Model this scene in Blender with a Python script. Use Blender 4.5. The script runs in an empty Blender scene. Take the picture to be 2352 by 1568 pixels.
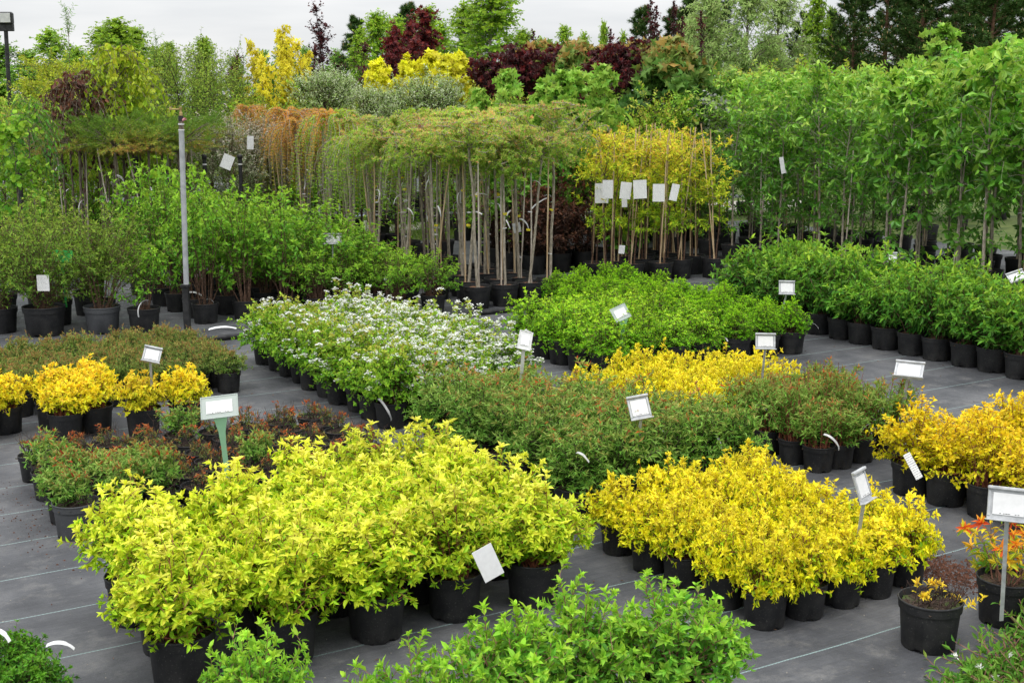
import bpy, math
import numpy as np
SC = bpy.context.scene
COL = SC.collection
R_ = math.radians

# ------------------------------------------------------------------ camera, sky, sun
CAM_H, PITCH, FPX = 2.4, 0.18844, 2905.0
cam = bpy.data.objects.new('camera', bpy.data.cameras.new('camera')); COL.objects.link(cam)
cam.location = (0, 0, CAM_H); cam.rotation_euler = (math.pi/2 - PITCH, 0, 0)
cam.data.sensor_width = 36.0; cam.data.lens = FPX/2352*36; cam.data.clip_end = 2000; cam.data.clip_start = .05
SC.camera = cam
SUN_EL, SUN_AZ = R_(62), R_(200)
w = bpy.data.worlds.new('World'); SC.world = w; w.use_nodes = True
nt = w.node_tree; nt.nodes.clear()
def wn(t, **k):
    n = nt.nodes.new(t)
    for a, b in k.items(): setattr(n, a, b)
    return n
out = wn('ShaderNodeOutputWorld'); tc = wn('ShaderNodeTexCoord'); sep = wn('ShaderNodeSeparateXYZ')
nt.links.new(tc.outputs['Generated'], sep.inputs[0])
cl = wn('ShaderNodeMath', operation='MAXIMUM'); cl.inputs[1].default_value = 0; nt.links.new(sep.outputs['Z'], cl.inputs[0])
gr = wn('ShaderNodeMapRange'); nt.links.new(cl.outputs[0], gr.inputs['Value'])
gr.inputs['To Min'].default_value = .74; gr.inputs['To Max'].default_value = 2.2      # overcast sky: brighter overhead than at the horizon
mp = wn('ShaderNodeMapping'); mp.inputs['Scale'].default_value = (1.2, 1.2, 9); nt.links.new(tc.outputs['Generated'], mp.inputs[0])
nz = wn('ShaderNodeTexNoise'); nz.inputs['Scale'].default_value = 2.2; nz.inputs['Detail'].default_value = 7; nz.inputs['Roughness'].default_value = .5
nt.links.new(mp.outputs[0], nz.inputs['Vector'])
cr = wn('ShaderNodeValToRGB'); nt.links.new(nz.outputs['Fac'], cr.inputs[0])
cr.color_ramp.elements[0].position = .32; cr.color_ramp.elements[0].color = (.72, .75, .79, 1)
cr.color_ramp.elements[1].position = .66; cr.color_ramp.elements[1].color = (1.06, 1.06, 1.06, 1)
bg1 = wn('ShaderNodeBackground'); nt.links.new(cr.outputs[0], bg1.inputs['Color']); nt.links.new(gr.outputs[0], bg1.inputs['Strength'])
sky = wn('ShaderNodeTexSky', sky_type='NISHITA'); sky.sun_disc = False; sky.sun_elevation = SUN_EL; sky.sun_rotation = SUN_AZ
bg2 = wn('ShaderNodeBackground'); bg2.inputs['Strength'].default_value = .08; nt.links.new(sky.outputs[0], bg2.inputs['Color'])
mx = wn('ShaderNodeMixShader'); mx.inputs[0].default_value = .92
nt.links.new(bg2.outputs[0], mx.inputs[1]); nt.links.new(bg1.outputs[0], mx.inputs[2]); nt.links.new(mx.outputs[0], out.inputs[0])
sl = bpy.data.lights.new('sun', 'SUN'); sl.energy = 1.2; sl.angle = R_(18); sl.color = (1, .97, .92)
so = bpy.data.objects.new('sun', sl); COL.objects.link(so)
so.rotation_euler = (math.pi/2 - SUN_EL, 0, math.pi - SUN_AZ); so.location = (0, 0, 30)
SC.view_settings.view_transform = 'Standard'; SC.view_settings.look = 'None'
SC.view_settings.exposure = 0.22; SC.view_settings.gamma = 1; SC.view_settings.use_curve_mapping = False
SC.cycles.max_bounces = 7; SC.cycles.diffuse_bounces = 4; SC.cycles.transmission_bounces = 5; SC.cycles.glossy_bounces = 2

# ------------------------------------------------------------------ places
A31 = R_(31)                       # the fabric seams and pot rows run along U, the aisles along V
def W(u, v, z=0.): return (u*math.cos(A31) - v*math.sin(A31), u*math.sin(A31) + v*math.cos(A31), z)
def at(x, y, Y):                   # point seen at photo pixel (2352 wide) at depth Y
    a = (x-1176)/FPX; b = (784-y)/FPX
    d = (a, math.cos(PITCH)+b*math.sin(PITCH), -math.sin(PITCH)+b*math.cos(PITCH)); t = Y/d[1]
    return (a*t, Y, CAM_H+d[2]*t)

# ------------------------------------------------------------------ materials
def mat(name):
    m = bpy.data.materials.new(name); m.use_nodes = True
    return m, m.node_tree, m.node_tree.nodes['Principled BSDF']
def N(t, ty, **k):
    n = t.nodes.new(ty)
    for a, b in k.items():
        if a in n.inputs: n.inputs[a].default_value = b
        else: setattr(n, a, b)
    return n
def ramp(t, fac, stops, interp='LINEAR'):
    r = t.nodes.new('ShaderNodeValToRGB'); e = r.color_ramp.elements; r.color_ramp.interpolation = interp
    while len(e) < len(stops): e.new(.5)
    for k, (p, c) in enumerate(stops): e[k].position = p; e[k].color = (c[0], c[1], c[2], 1)
    t.links.new(fac, r.inputs[0]); return r
def leaf_mat(name, stops, trans=.3, rough=.5, spec=.22, vary=.25):
    m, t, p = mat(name)
    a = N(t, 'ShaderNodeAttribute', attribute_name='tint'); b = N(t, 'ShaderNodeAttribute', attribute_name='rnd')
    r = ramp(t, a.outputs['Fac'], stops)
    oi = N(t, 'ShaderNodeObjectInfo')
    m1 = N(t, 'ShaderNodeMapRange'); m1.inputs['To Min'].default_value = 1-vary; m1.inputs['To Max'].default_value = 1+vary; t.links.new(b.outputs['Fac'], m1.inputs['Value'])
    m2 = N(t, 'ShaderNodeMapRange'); m2.inputs['To Min'].default_value = .9; m2.inputs['To Max'].default_value = 1.1; t.links.new(oi.outputs['Random'], m2.inputs['Value'])
    mm = N(t, 'ShaderNodeMath', operation='MULTIPLY'); t.links.new(m1.outputs[0], mm.inputs[0]); t.links.new(m2.outputs[0], mm.inputs[1])
    mh = N(t, 'ShaderNodeMapRange'); mh.inputs['To Min'].default_value = .488; mh.inputs['To Max'].default_value = .512; t.links.new(b.outputs['Fac'], mh.inputs['Value'])
    hs = N(t, 'ShaderNodeHueSaturation'); t.links.new(r.outputs[0], hs.inputs['Color']); t.links.new(mm.outputs[0], hs.inputs['Value']); t.links.new(mh.outputs[0], hs.inputs['Hue'])
    t.links.new(hs.outputs[0], p.inputs['Base Color']); p.inputs['Roughness'].default_value = rough; p.inputs['Specular IOR Level'].default_value = spec
    tr = N(t, 'ShaderNodeBsdfTranslucent'); t.links.new(hs.outputs[0], tr.inputs['Color'])
    ms = N(t, 'ShaderNodeMixShader'); ms.inputs[0].default_value = trans
    t.links.new(p.outputs[0], ms.inputs[1]); t.links.new(tr.outputs[0], ms.inputs[2]); t.links.new(ms.outputs[0], t.nodes['Material Output'].inputs[0])
    return m
def noisy(name, c1, c2, scale=20, rough=.8, spec=.3, lo=.35, hi=.65, detail=4, bump=0, stretch=None, coord='Object', metal=0):
    m, t, p = mat(name)
    tcn = N(t, 'ShaderNodeTexCoord'); v = tcn.outputs[coord]
    if stretch:
        mpn = N(t, 'ShaderNodeMapping'); mpn.inputs['Scale'].default_value = stretch; t.links.new(v, mpn.inputs[0]); v = mpn.outputs[0]
    n = N(t, 'ShaderNodeTexNoise', Scale=scale, Detail=detail); t.links.new(v, n.inputs['Vector'])
    r = ramp(t, n.outputs['Fac'], [(lo, c1), (hi, c2)]); t.links.new(r.outputs[0], p.inputs['Base Color'])
    p.inputs['Roughness'].default_value = rough; p.inputs['Specular IOR Level'].default_value = spec; p.inputs['Metallic'].default_value = metal
    if bump:
        bn = N(t, 'ShaderNodeBump', Strength=bump, Distance=.01); t.links.new(n.outputs['Fac'], bn.inputs['Height']); t.links.new(bn.outputs[0], p.inputs['Normal'])
    return m
M = {}
# --- pots: black plastic with dust rubbed on and a pale tide mark low down
def pot_mat(name, c, d):
    m, t, p = mat(name)
    tcn = N(t, 'ShaderNodeTexCoord'); oi = N(t, 'ShaderNodeObjectInfo')
    ad = N(t, 'ShaderNodeVectorMath', operation='ADD'); t.links.new(tcn.outputs['Object'], ad.inputs[0]); t.links.new(oi.outputs['Location'], ad.inputs[1])
    n1 = N(t, 'ShaderNodeTexNoise', Scale=9, Detail=8, Roughness=.7); t.links.new(ad.outputs[0], n1.inputs['Vector'])
    n2 = N(t, 'ShaderNodeTexNoise', Scale=140, Detail=2); t.links.new(ad.outputs[0], n2.inputs['Vector'])
    r1 = ramp(t, n1.outputs['Fac'], [(.42, (0, 0, 0)), (.78, (.8, .8, .8))]); r2 = ramp(t, n2.outputs['Fac'], [(.62, (0, 0, 0)), (.78, (.6, .6, .6))])
    s = N(t, 'ShaderNodeSeparateXYZ'); t.links.new(tcn.outputs['Object'], s.inputs[0])
    g = N(t, 'ShaderNodeMapRange'); g.inputs['From Min'].default_value = .0; g.inputs['From Max'].default_value = .09; g.inputs['To Min'].default_value = .7; g.inputs['To Max'].default_value = .25; t.links.new(s.outputs['Z'], g.inputs['Value'])
    mu = N(t, 'ShaderNodeMath', operation='MULTIPLY'); t.links.new(r1.outputs[0], mu.inputs[0]); t.links.new(g.outputs[0], mu.inputs[1])
    su = N(t, 'ShaderNodeMath', operation='ADD', use_clamp=True); t.links.new(mu.outputs[0], su.inputs[0]); t.links.new(r2.outputs[0], su.inputs[1])
    su2 = N(t, 'ShaderNodeMath', operation='MULTIPLY'); su2.inputs[1].default_value = .62; t.links.new(su.outputs[0], su2.inputs[0])
    mi = N(t, 'ShaderNodeMix', data_type='RGBA'); t.links.new(su2.outputs[0], mi.inputs['Factor']); mi.inputs['A'].default_value = (*c, 1); mi.inputs['B'].default_value = (*d, 1)
    t.links.new(mi.outputs['Result'], p.inputs['Base Color'])
    rr = N(t, 'ShaderNodeMapRange'); rr.inputs['To Min'].default_value = .42; rr.inputs['To Max'].default_value = .75; t.links.new(n1.outputs['Fac'], rr.inputs['Value']); t.links.new(rr.outputs[0], p.inputs['Roughness'])
    p.inputs['Specular IOR Level'].default_value = .3
    return m
M['pot'] = pot_mat('black_pot_plastic', (.013, .0135, .015), (.19, .18, .165))
M['potgrey'] = pot_mat('grey_pot_plastic', (.06, .063, .068), (.2, .2, .2))
def soil_mat(name, c1, c2, moss):
    m, t, p = mat(name)
    tcn = N(t, 'ShaderNodeTexCoord'); oi = N(t, 'ShaderNodeObjectInfo')
    ad = N(t, 'ShaderNodeVectorMath', operation='ADD'); t.links.new(tcn.outputs['Object'], ad.inputs[0]); t.links.new(oi.outputs['Location'], ad.inputs[1])
    n1 = N(t, 'ShaderNodeTexNoise', Scale=90, Detail=6, Roughness=.7); t.links.new(ad.outputs[0], n1.inputs['Vector'])
    n2 = N(t, 'ShaderNodeTexNoise', Scale=14, Detail=4); t.links.new(ad.outputs[0], n2.inputs['Vector'])
    r1 = ramp(t, n1.outputs['Fac'], [(.3, c1), (.7, c2)]); r2 = ramp(t, n2.outputs['Fac'], [(.5, (0, 0, 0)), (.66, (moss, moss, moss))])
    mi = N(t, 'ShaderNodeMix', data_type='RGBA'); t.links.new(r2.outputs[0], mi.inputs['Factor']); t.links.new(r1.outputs[0], mi.inputs['A']); mi.inputs['B'].default_value = (.07, .12, .02, 1)
    t.links.new(mi.outputs['Result'], p.inputs['Base Color']); p.inputs['Roughness'].default_value = .95
    bn = N(t, 'ShaderNodeBump', Strength=.9, Distance=.012); t.links.new(n1.outputs['Fac'], bn.inputs['Height']); t.links.new(bn.outputs[0], p.inputs['Normal'])
    return m
M['soil'] = soil_mat('potting_soil', (.018, .011, .007), (.11, .06, .035), .55)
M['bark'] = soil_mat('bark_mulch', (.06, .025, .012), (.34, .16, .08), .12)
M['moss'] = soil_mat('mossy_soil', (.018, .011, .008), (.10, .065, .04), .9)
M['stem'] = noisy('brown_twigs', (.05, .028, .018), (.15, .085, .055), 40, .8)
M['redstem'] = noisy('reddish_stems', (.13, .035, .02), (.30, .11, .06), 40, .6)
M['pinkstem'] = noisy('pinkish_stems', (.16, .07, .05), (.30, .16, .11), 40, .6)
M['darkstem'] = noisy('dark_twigs', (.03, .02, .017), (.09, .055, .045), 40, .8)
M['trunk'] = noisy('grey_brown_bark', (.07, .055, .04), (.24, .2, .15), 60, .9, stretch=(1, 1, .25), bump=.5)
M['palebark'] = noisy('pale_trunk_bark', (.17, .145, .11), (.42, .37, .29), 60, .9, stretch=(1, 1, .25), bump=.5)
M['pinebark'] = noisy('pine_bark', (.06, .035, .022), (.2, .11, .065), 12, .9, stretch=(1, 1, .3))
M['cane'] = noisy('bamboo_cane', (.40, .27, .14), (.66, .52, .34), 25, .6, stretch=(1, 1, .15))
M['greycane'] = noisy('weathered_cane', (.36, .30, .24), (.62, .55, .47), 25, .7, stretch=(1, 1, .15))
M['tag'] = noisy('white_plastic_tag', (.55, .55, .55), (.70, .70, .70), 30, .45)
M['metal'] = noisy('galvanised_metal', (.36, .37, .38), (.56, .57, .58), 30, .42, lo=.3, hi=.7, metal=.15)
M['grey_pipe'] = noisy('grey_pipe', (.30, .31, .33), (.42, .43, .45), 15, .5)
M['blackpl'] = noisy('black_plastic', (.012, .012, .013), (.035, .035, .036), 15, .5)
M['green_pl'] = noisy('green_plastic', (.02, .30, .05), (.05, .42, .09), 15, .45)
M['brass'] = noisy('brass', (.35, .25, .10), (.55, .42, .2), 15, .4, metal=.6)
M['pink'] = noisy('pink_plastic', (.6, .25, .27), (.7, .33, .35), 15, .5)
M['paper'] = noisy('white_paper', (.70, .70, .70), (.76, .76, .76), 40, .6)
M['ink'] = noisy('printed_ink', (.12, .12, .13), (.2, .2, .2), 40, .7)
def clear_mat(name, c, k):
    m, t, p = mat(name); p.inputs['Base Color'].default_value = (*c, 1); p.inputs['Roughness'].default_value = .25
    tr = N(t, 'ShaderNodeBsdfTransparent'); tr.inputs['Color'].default_value = (.9, .95, .92, 1); tl = N(t, 'ShaderNodeBsdfTranslucent'); tl.inputs['Color'].default_value = (*c, 1)
    m1 = N(t, 'ShaderNodeMixShader'); m1.inputs[0].default_value = .35; t.links.new(p.outputs[0], m1.inputs[1]); t.links.new(tl.outputs[0], m1.inputs[2])
    m2 = N(t, 'ShaderNodeMixShader'); m2.inputs[0].default_value = k; t.links.new(m1.outputs[0], m2.inputs[1]); t.links.new(tr.outputs[0], m2.inputs[2])
    t.links.new(m2.outputs[0], t.nodes['Material Output'].inputs[0]); return m
M['clear'] = clear_mat('clear_plastic', (.62, .68, .65), .18)
M['cleargreen'] = clear_mat('clear_green_plastic', (.45, .72, .5), .15)
def text_mat():                                    # sheet of small illegible print
    m, t, p = mat('printed_sheet')
    tcn = N(t, 'ShaderNodeTexCoord'); s = N(t, 'ShaderNodeSeparateXYZ'); t.links.new(tcn.outputs['Object'], s.inputs[0])
    w1 = N(t, 'ShaderNodeMath', operation='MULTIPLY'); w1.inputs[1].default_value = 75; t.links.new(s.outputs['Z'], w1.inputs[0])
    f = N(t, 'ShaderNodeMath', operation='FRACT'); t.links.new(w1.outputs[0], f.inputs[0])
    g = N(t, 'ShaderNodeMath', operation='LESS_THAN'); g.inputs[1].default_value = .42; t.links.new(f.outputs[0], g.inputs[0])
    n = N(t, 'ShaderNodeTexNoise', Scale=160, Detail=2); t.links.new(tcn.outputs['Object'], n.inputs['Vector'])
    r = ramp(t, n.outputs['Fac'], [(.42, (0, 0, 0)), (.5, (1, 1, 1))])
    mu = N(t, 'ShaderNodeMath', operation='MULTIPLY'); t.links.new(g.outputs[0], mu.inputs[0]); t.links.new(r.outputs[0], mu.inputs[1])
    mi = N(t, 'ShaderNodeMix', data_type='RGBA'); t.links.new(mu.outputs[0], mi.inputs['Factor']); mi.inputs['A'].default_value = (.8, .8, .79, 1); mi.inputs['B'].default_value = (.38, .38, .4, 1)
    t.links.new(mi.outputs['Result'], p.inputs['Base Color']); p.inputs['Roughness'].default_value = .5; return m
M['print'] = text_mat()
# --- foliage (old leaves -> new growth)
L_ = leaf_mat
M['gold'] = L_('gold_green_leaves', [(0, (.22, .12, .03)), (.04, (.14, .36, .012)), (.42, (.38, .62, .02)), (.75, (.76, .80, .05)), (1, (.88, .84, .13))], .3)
M['yellow'] = L_('yellow_leaves', [(0, (.15, .38, .012)), (.3, (.42, .60, .014)), (.62, (.82, .75, .016)), (1, (.90, .76, .05))], .26)
M['amber'] = L_('amber_leaves', [(0, (.34, .46, .012)), (.4, (.68, .62, .012)), (.8, (.86, .68, .02)), (1, (.88, .60, .03))], .3)
M['orange'] = L_('orange_yellow_leaves', [(0, (.26, .48, .02)), (.35, (.68, .72, .025)), (.75, (.90, .76, .035)), (1, (.90, .64, .05))], .3)
M['fresh'] = L_('fresh_green_leaves', [(0, (.07, .22, .022)), (.5, (.17, .42, .04)), (1, (.44, .70, .05))], .32)
M['redtip'] = L_('red_tipped_leaves', [(0, (.075, .21, .025)), (.45, (.19, .40, .05)), (.75, (.31, .44, .09)), (.88, (.36, .30, .08)), (.95, (.48, .17, .05)), (1, (.58, .12, .03))], .3)
M['russet'] = L_('russet_leaves', [(0, (.07, .18, .03)), (.45, (.15, .27, .06)), (.72, (.25, .25, .07)), (.9, (.40, .16, .05)), (1, (.52, .12, .04))], .28)
M['flame'] = L_('flame_orange_leaves', [(0, (.10, .28, .03)), (.45, (.30, .46, .04)), (.72, (.82, .64, .03)), (.9, (.86, .46, .03)), (1, (.74, .14, .03))], .3)
M['olive'] = L_('olive_bronze_leaves', [(0, (.09, .23, .025)), (.5, (.20, .35, .055)), (.82, (.29, .35, .08)), (1, (.38, .20, .07))], .3)
M['mid'] = L_('mid_green_leaves', [(0, (.08, .26, .02)), (.5, (.22, .47, .03)), (.85, (.40, .56, .045)), (1, (.50, .46, .08))], .34)
M['lime'] = L_('lime_green_leaves', [(0, (.07, .25, .012)), (.5, (.22, .50, .015)), (1, (.50, .70, .035))], .3)
M['box'] = L_('box_green_leaves', [(0, (.05, .20, .010)), (.5, (.15, .42, .012)), (1, (.40, .68, .02))], .3)
M['darkbox'] = L_('dark_box_leaves', [(0, (.03, .11, .014)), (.5, (.06, .2, .018)), (1, (.14, .34, .02))], .28)
M['euon'] = L_('pointed_green_leaves', [(0, (.035, .13, .016)), (.5, (.10, .28, .027)), (.85, (.25, .46, .037)), (1, (.44, .60, .05))], .32, .42)
M['phil'] = L_('bright_shrub_leaves', [(0, (.06, .19, .018)), (.5, (.15, .36, .024)), (1, (.34, .54, .04))], .32)
M['small'] = L_('small_green_leaves', [(0, (.08, .19, .02)), (.5, (.18, .33, .035)), (1, (.36, .46, .06))], .32)
M['larchgreen'] = L_('larch_needles', [(0, (.30, .56, .04)), (.55, (.50, .72, .07)), (.8, (.70, .70, .14)), (1, (.82, .50, .18))], .48)
M['larchrust'] = L_('rusty_larch_needles', [(0, (.42, .50, .06)), (.3, (.62, .45, .08)), (.6, (.78, .42, .11)), (1, (.86, .45, .16))], .45)
M['larchred'] = L_('dead_red_larch', [(0, (.28, .10, .035)), (1, (.45, .16, .06))], .15)
M['larchmix'] = L_('mottled_larch_needles', [(0, (.22, .50, .05)), (.5, (.46, .66, .09)), (.76, (.64, .66, .16)), (.9, (.80, .52, .22)), (1, (.86, .52, .24))], .5)
M['sapling'] = L_('broad_sapling_leaves', [(0, (.055, .18, .02)), (.5, (.15, .36, .033)), (.85, (.30, .54, .055)), (1, (.46, .64, .09))], .36, .38, .4)
M['grey'] = L_('grey_backed_leaves', [(0, (.08, .20, .03)), (.5, (.20, .36, .06)), (.8, (.32, .46, .07)), (1, (.36, .37, .34))], .3)
M['sumac'] = L_('feathery_yellow_leaves', [(0, (.18, .40, .02)), (.45, (.42, .60, .03)), (.85, (.80, .76, .05)), (1, (.78, .52, .08))], .36)
M['purple'] = L_('dark_purple_leaves', [(0, (.028, .012, .014)), (.5, (.05, .016, .02)), (1, (.11, .02, .022))], .2)
M['brownred'] = L_('brown_red_leaves', [(0, (.045, .03, .02)), (.5, (.085, .04, .027)), (1, (.17, .06, .03))], .2)
M['crimson'] = L_('crimson_maple_leaves', [(0, (.035, .014, .018)), (.45, (.065, .017, .02)), (.8, (.12, .016, .018)), (1, (.19, .02, .016))], .3)
M['goldtree'] = L_('golden_tree_leaves', [(0, (.40, .48, .02)), (.5, (.76, .68, .03)), (1, (.90, .80, .08))], .42)
M['lemontree'] = L_('lemon_maple_leaves', [(0, (.46, .52, .015)), (.5, (.76, .76, .02)), (1, (.88, .84, .06))], .38)
M['willow'] = L_('pale_willow_leaves', [(0, (.12, .26, .04)), (.5, (.26, .44, .09)), (.8, (.42, .55, .18)), (1, (.66, .72, .50))], .32)
M['variegated'] = L_('cream_variegated_leaves', [(0, (.07, .16, .03)), (.45, (.16, .26, .07)), (.75, (.46, .48, .32)), (1, (.68, .60, .52))], .3)
M['weepgreen'] = L_('yellow_green_leaves', [(0, (.16, .30, .015)), (.5, (.32, .46, .022)), (1, (.52, .54, .04))], .36)
M['forest'] = L_('forest_leaves', [(0, (.05, .14, .018)), (.5, (.11, .26, .025)), (1, (.24, .42, .04))], .32)
M['birch'] = L_('birch_leaves', [(0, (.09, .23, .018)), (.5, (.20, .40, .026)), (1, (.36, .52, .035))], .36)
M['palewillow'] = L_('silver_willow_leaves', [(0, (.16, .30, .06)), (.5, (.32, .47, .13)), (1, (.48, .60, .22))], .34)
M['pine'] = L_('pine_needles', [(0, (.035, .075, .018)), (.5, (.065, .13, .03)), (1, (.11, .20, .04))], .14, .7, .1)
M['globe'] = L_('bronze_edged_maple', [(0, (.06, .15, .03)), (.5, (.13, .27, .045)), (.8, (.22, .31, .06)), (1, (.42, .26, .07))], .28)
M['acer'] = L_('light_maple_leaves', [(0, (.08, .24, .025)), (.5, (.19, .42, .045)), (1, (.38, .56, .08))], .34)
M['conif'] = L_('low_conifer_needles', [(0, (.14, .26, .03)), (.4, (.28, .38, .05)), (.65, (.46, .42, .08)), (.85, (.52, .28, .09)), (1, (.46, .20, .07))], .28)
M['grass'] = L_('grass_blades', [(0, (.06, .14, .015)), (1, (.22, .34, .04))], .3)
M['weed'] = L_('weed_leaves', [(0, (.07, .19, .02)), (.6, (.17, .38, .04)), (.9, (.30, .42, .07)), (1, (.40, .24, .13))], .32)
M['petal'] = L_('white_petals', [(0, (.62, .66, .50)), (.4, (.80, .80, .76)), (1, (.86, .86, .86))], .25, vary=.06)
M['pinkpetal'] = L_('pink_petals', [(0, (.35, .02, .12)), (1, (.55, .06, .22))], .25)
M['candle'] = noisy('pine_candles', (.35, .22, .10), (.5, .34, .17), 30, .8)

# ------------------------------------------------------------------ mesh building
def unit(a): return a/np.maximum(np.linalg.norm(a, axis=-1, keepdims=True), 1e-9)
TM = {
 'leaf': (np.array([(0,0,0),(-.42,.30,.10),(.42,.30,.10),(-.36,.62,.06),(.36,.62,.06),(0,.5,-.01),(0,1,-.13)], float), [(0,5,3,1),(0,2,4,5)], [(5,6,3),(5,4,6)]),
 'dia': (np.array([(0,0,0),(.5,.42,.09),(0,1,-.06),(-.5,.42,.09)], float), [], [(0,1,2),(0,2,3)]),
 'needle': (np.array([(-.5,0,0),(.5,0,0),(0,1,0)], float), [], [(0,1,2)]),
 'flat': (np.array([(-.5,0,0),(.5,0,0),(.5,1,0),(-.5,1,0)], float), [(0,1,2,3)], []),
 'round': (np.array([(0,0,0),(-.38,.12,.04),(-.5,.45,.08),(-.32,.8,.03),(0,1,-.08),(.32,.8,.03),(.5,.45,.08),(.38,.12,.04),(0,.5,-.02)], float), [(0,8,2,1),(8,4,3,2),(0,7,6,8),(8,6,5,4)], []),
 'maple': (np.array([(0,0,0),(-.30,-.02,0),(-.28,.18,.03),(-.62,.38,-.06),(-.24,.50,.04),(-.20,.62,.03),(0,1.05,-.14),(.20,.62,.03),(.24,.50,.04),(.62,.38,-.06),(.28,.18,.03),(.30,-.02,0)], float),
           [(0,2,4,8),(0,8,10,10)][:1], [(0,1,2),(2,3,4),(4,6,8),(8,9,10),(0,8,10),(0,10,11)]),
}
class Acc:
    def __init__(s, seed=0):
        s.v, s.q, s.t, s.ti, s.rn, s.n = [], [], [], [], [], 0
        s.rng = np.random.default_rng(seed)
    def raw(s, V, quads=None, tris=None, tint=.5, rnd=.5):
        V = np.asarray(V, float).reshape(-1, 3)
        if quads is not None and len(quads): s.q.append(np.asarray(quads).reshape(-1, 4)+s.n)
        if tris is not None and len(tris): s.t.append(np.asarray(tris).reshape(-1, 3)+s.n)
        s.v.append(V); s.ti.append(np.broadcast_to(np.asarray(tint, float), (len(V),))); s.rn.append(np.broadcast_to(np.asarray(rnd, float), (len(V),))); s.n += len(V)
    def leaves(s, P, D, Nn, L, Wd, T, tm='leaf'):
        P = P.reshape(-1, 3); n = len(P); D = unit(D.reshape(-1, 3)); Nn = Nn.reshape(-1, 3)
        S = unit(np.cross(D, Nn)); Nn = np.cross(S, D)
        L = np.broadcast_to(L, (n,)) if np.ndim(L) == 0 else L.reshape(-1); Wd = np.broadcast_to(Wd, (n,)) if np.ndim(Wd) == 0 else Wd.reshape(-1)
        T = np.broadcast_to(T, (n,)) if np.ndim(T) == 0 else T.reshape(-1)
        tv, qs, ts = TM[tm]; k = len(tv)
        V = P[:, None] + tv[None, :, 0, None]*(Wd[:, None, None]*S[:, None]) + tv[None, :, 1, None]*(L[:, None, None]*D[:, None]) + tv[None, :, 2, None]*(L[:, None, None]*Nn[:, None])
        o = (np.arange(n)*k)[:, None, None]
        Q = (np.array(qs).reshape(1, -1, 4)+o) if qs else None; Tt = (np.array(ts).reshape(1, -1, 3)+o) if ts else None
        s.raw(V, Q, Tt, np.repeat(np.clip(T, 0, 1), k), np.repeat(s.rng.random(n), k))
    def tubes(s, P, Rr, sides=3, tint=.5):            # P (n,m,3), Rr (n,m)
        n, m = P.shape[:2]; T = unit(np.gradient(P, axis=1)); ref = np.where(np.abs(T[:, :1, 2:3]) > .8, np.array([1., 0, 0]), np.array([0, 0, 1.]))
        e1 = unit(np.cross(T, np.broadcast_to(ref, T.shape))); e2 = np.cross(T, e1)
        a = np.arange(sides)*2*np.pi/sides
        V = P[:, :, None] + Rr[:, :, None, None]*(np.cos(a)[None, None, :, None]*e1[:, :, None] + np.sin(a)[None, None, :, None]*e2[:, :, None])
        idx = np.arange(n*m*sides).reshape(n, m, sides); nx = np.roll(idx, -1, axis=2)
        s.raw(V, np.stack([idx[:, :-1], nx[:, :-1], nx[:, 1:], idx[:, 1:]], -1).reshape(-1, 4), None, tint, .5)
    def lathe(s, prof, seg=28, center=(0, 0, 0)):
        prof = np.asarray(prof, float); a = np.arange(seg)*2*np.pi/seg; m = len(prof)
        V = np.stack([prof[:, None, 0]*np.cos(a), prof[:, None, 0]*np.sin(a), np.repeat(prof[:, 1:2], seg, 1)], -1)+np.array(center)
        idx = np.arange(m*seg).reshape(m, seg); nx = np.roll(idx, -1, 1)
        s.raw(V, np.stack([idx[:-1], nx[:-1], nx[1:], idx[1:]], -1).reshape(-1, 4)); return s
    def box(s, c, sz, bev=0, M3=None):                # chamfered box, optional 3x3 turn
        x, y, z = np.array(sz)/2; b = bev
        if b <= 0:
            V = np.array([(i*x, j*y, k*z) for i in (-1, 1) for j in (-1, 1) for k in (-1, 1)], float)
            Q = [(0,1,3,2),(4,6,7,5),(0,4,5,1),(2,3,7,6),(0,2,6,4),(1,5,7,3)]; Tr = None
        else:
            V = []
            for k in (-1, 1):
                for (i, j) in ((-1,-1),(1,-1),(1,1),(-1,1)):
                    V += [(i*(x-b), j*(y-b), k*z), (i*x, j*(y-b), k*(z-b)), (i*(x-b), j*y, k*(z-b))]
            V = np.array(V, float); Q, Tr = [], []
            I = lambda k, q_, w: k*12+q_*3+w
            Q += [(I(0,3,0),I(0,2,0),I(0,1,0),I(0,0,0)), (I(1,0,0),I(1,1,0),I(1,2,0),I(1,3,0))]
            Q += [(I(0,0,2),I(0,1,2),I(1,1,2),I(1,0,2)), (I(0,2,2),I(0,3,2),I(1,3,2),I(1,2,2)), (I(0,1,1),I(0,2,1),I(1,2,1),I(1,1,1)), (I(0,3,1),I(0,0,1),I(1,0,1),I(1,3,1))]
            for q_ in range(4): Q.append((I(0,q_,1),I(0,q_,2),I(1,q_,2),I(1,q_,1)))
            for k in (0, 1):
                Q += [(I(k,0,0),I(k,1,0),I(k,1,2),I(k,0,2)), (I(k,1,0),I(k,2,0),I(k,2,1),I(k,1,1)), (I(k,2,0),I(k,3,0),I(k,3,2),I(k,2,2)), (I(k,3,0),I(k,0,0),I(k,0,1),I(k,3,1))]
                for q_ in range(4): Tr.append((I(k,q_,0),I(k,q_,1),I(k,q_,2)))
        if M3 is not None: V = V @ np.array(M3).T
        s.raw(V+np.array(c), Q, Tr); return s
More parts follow.
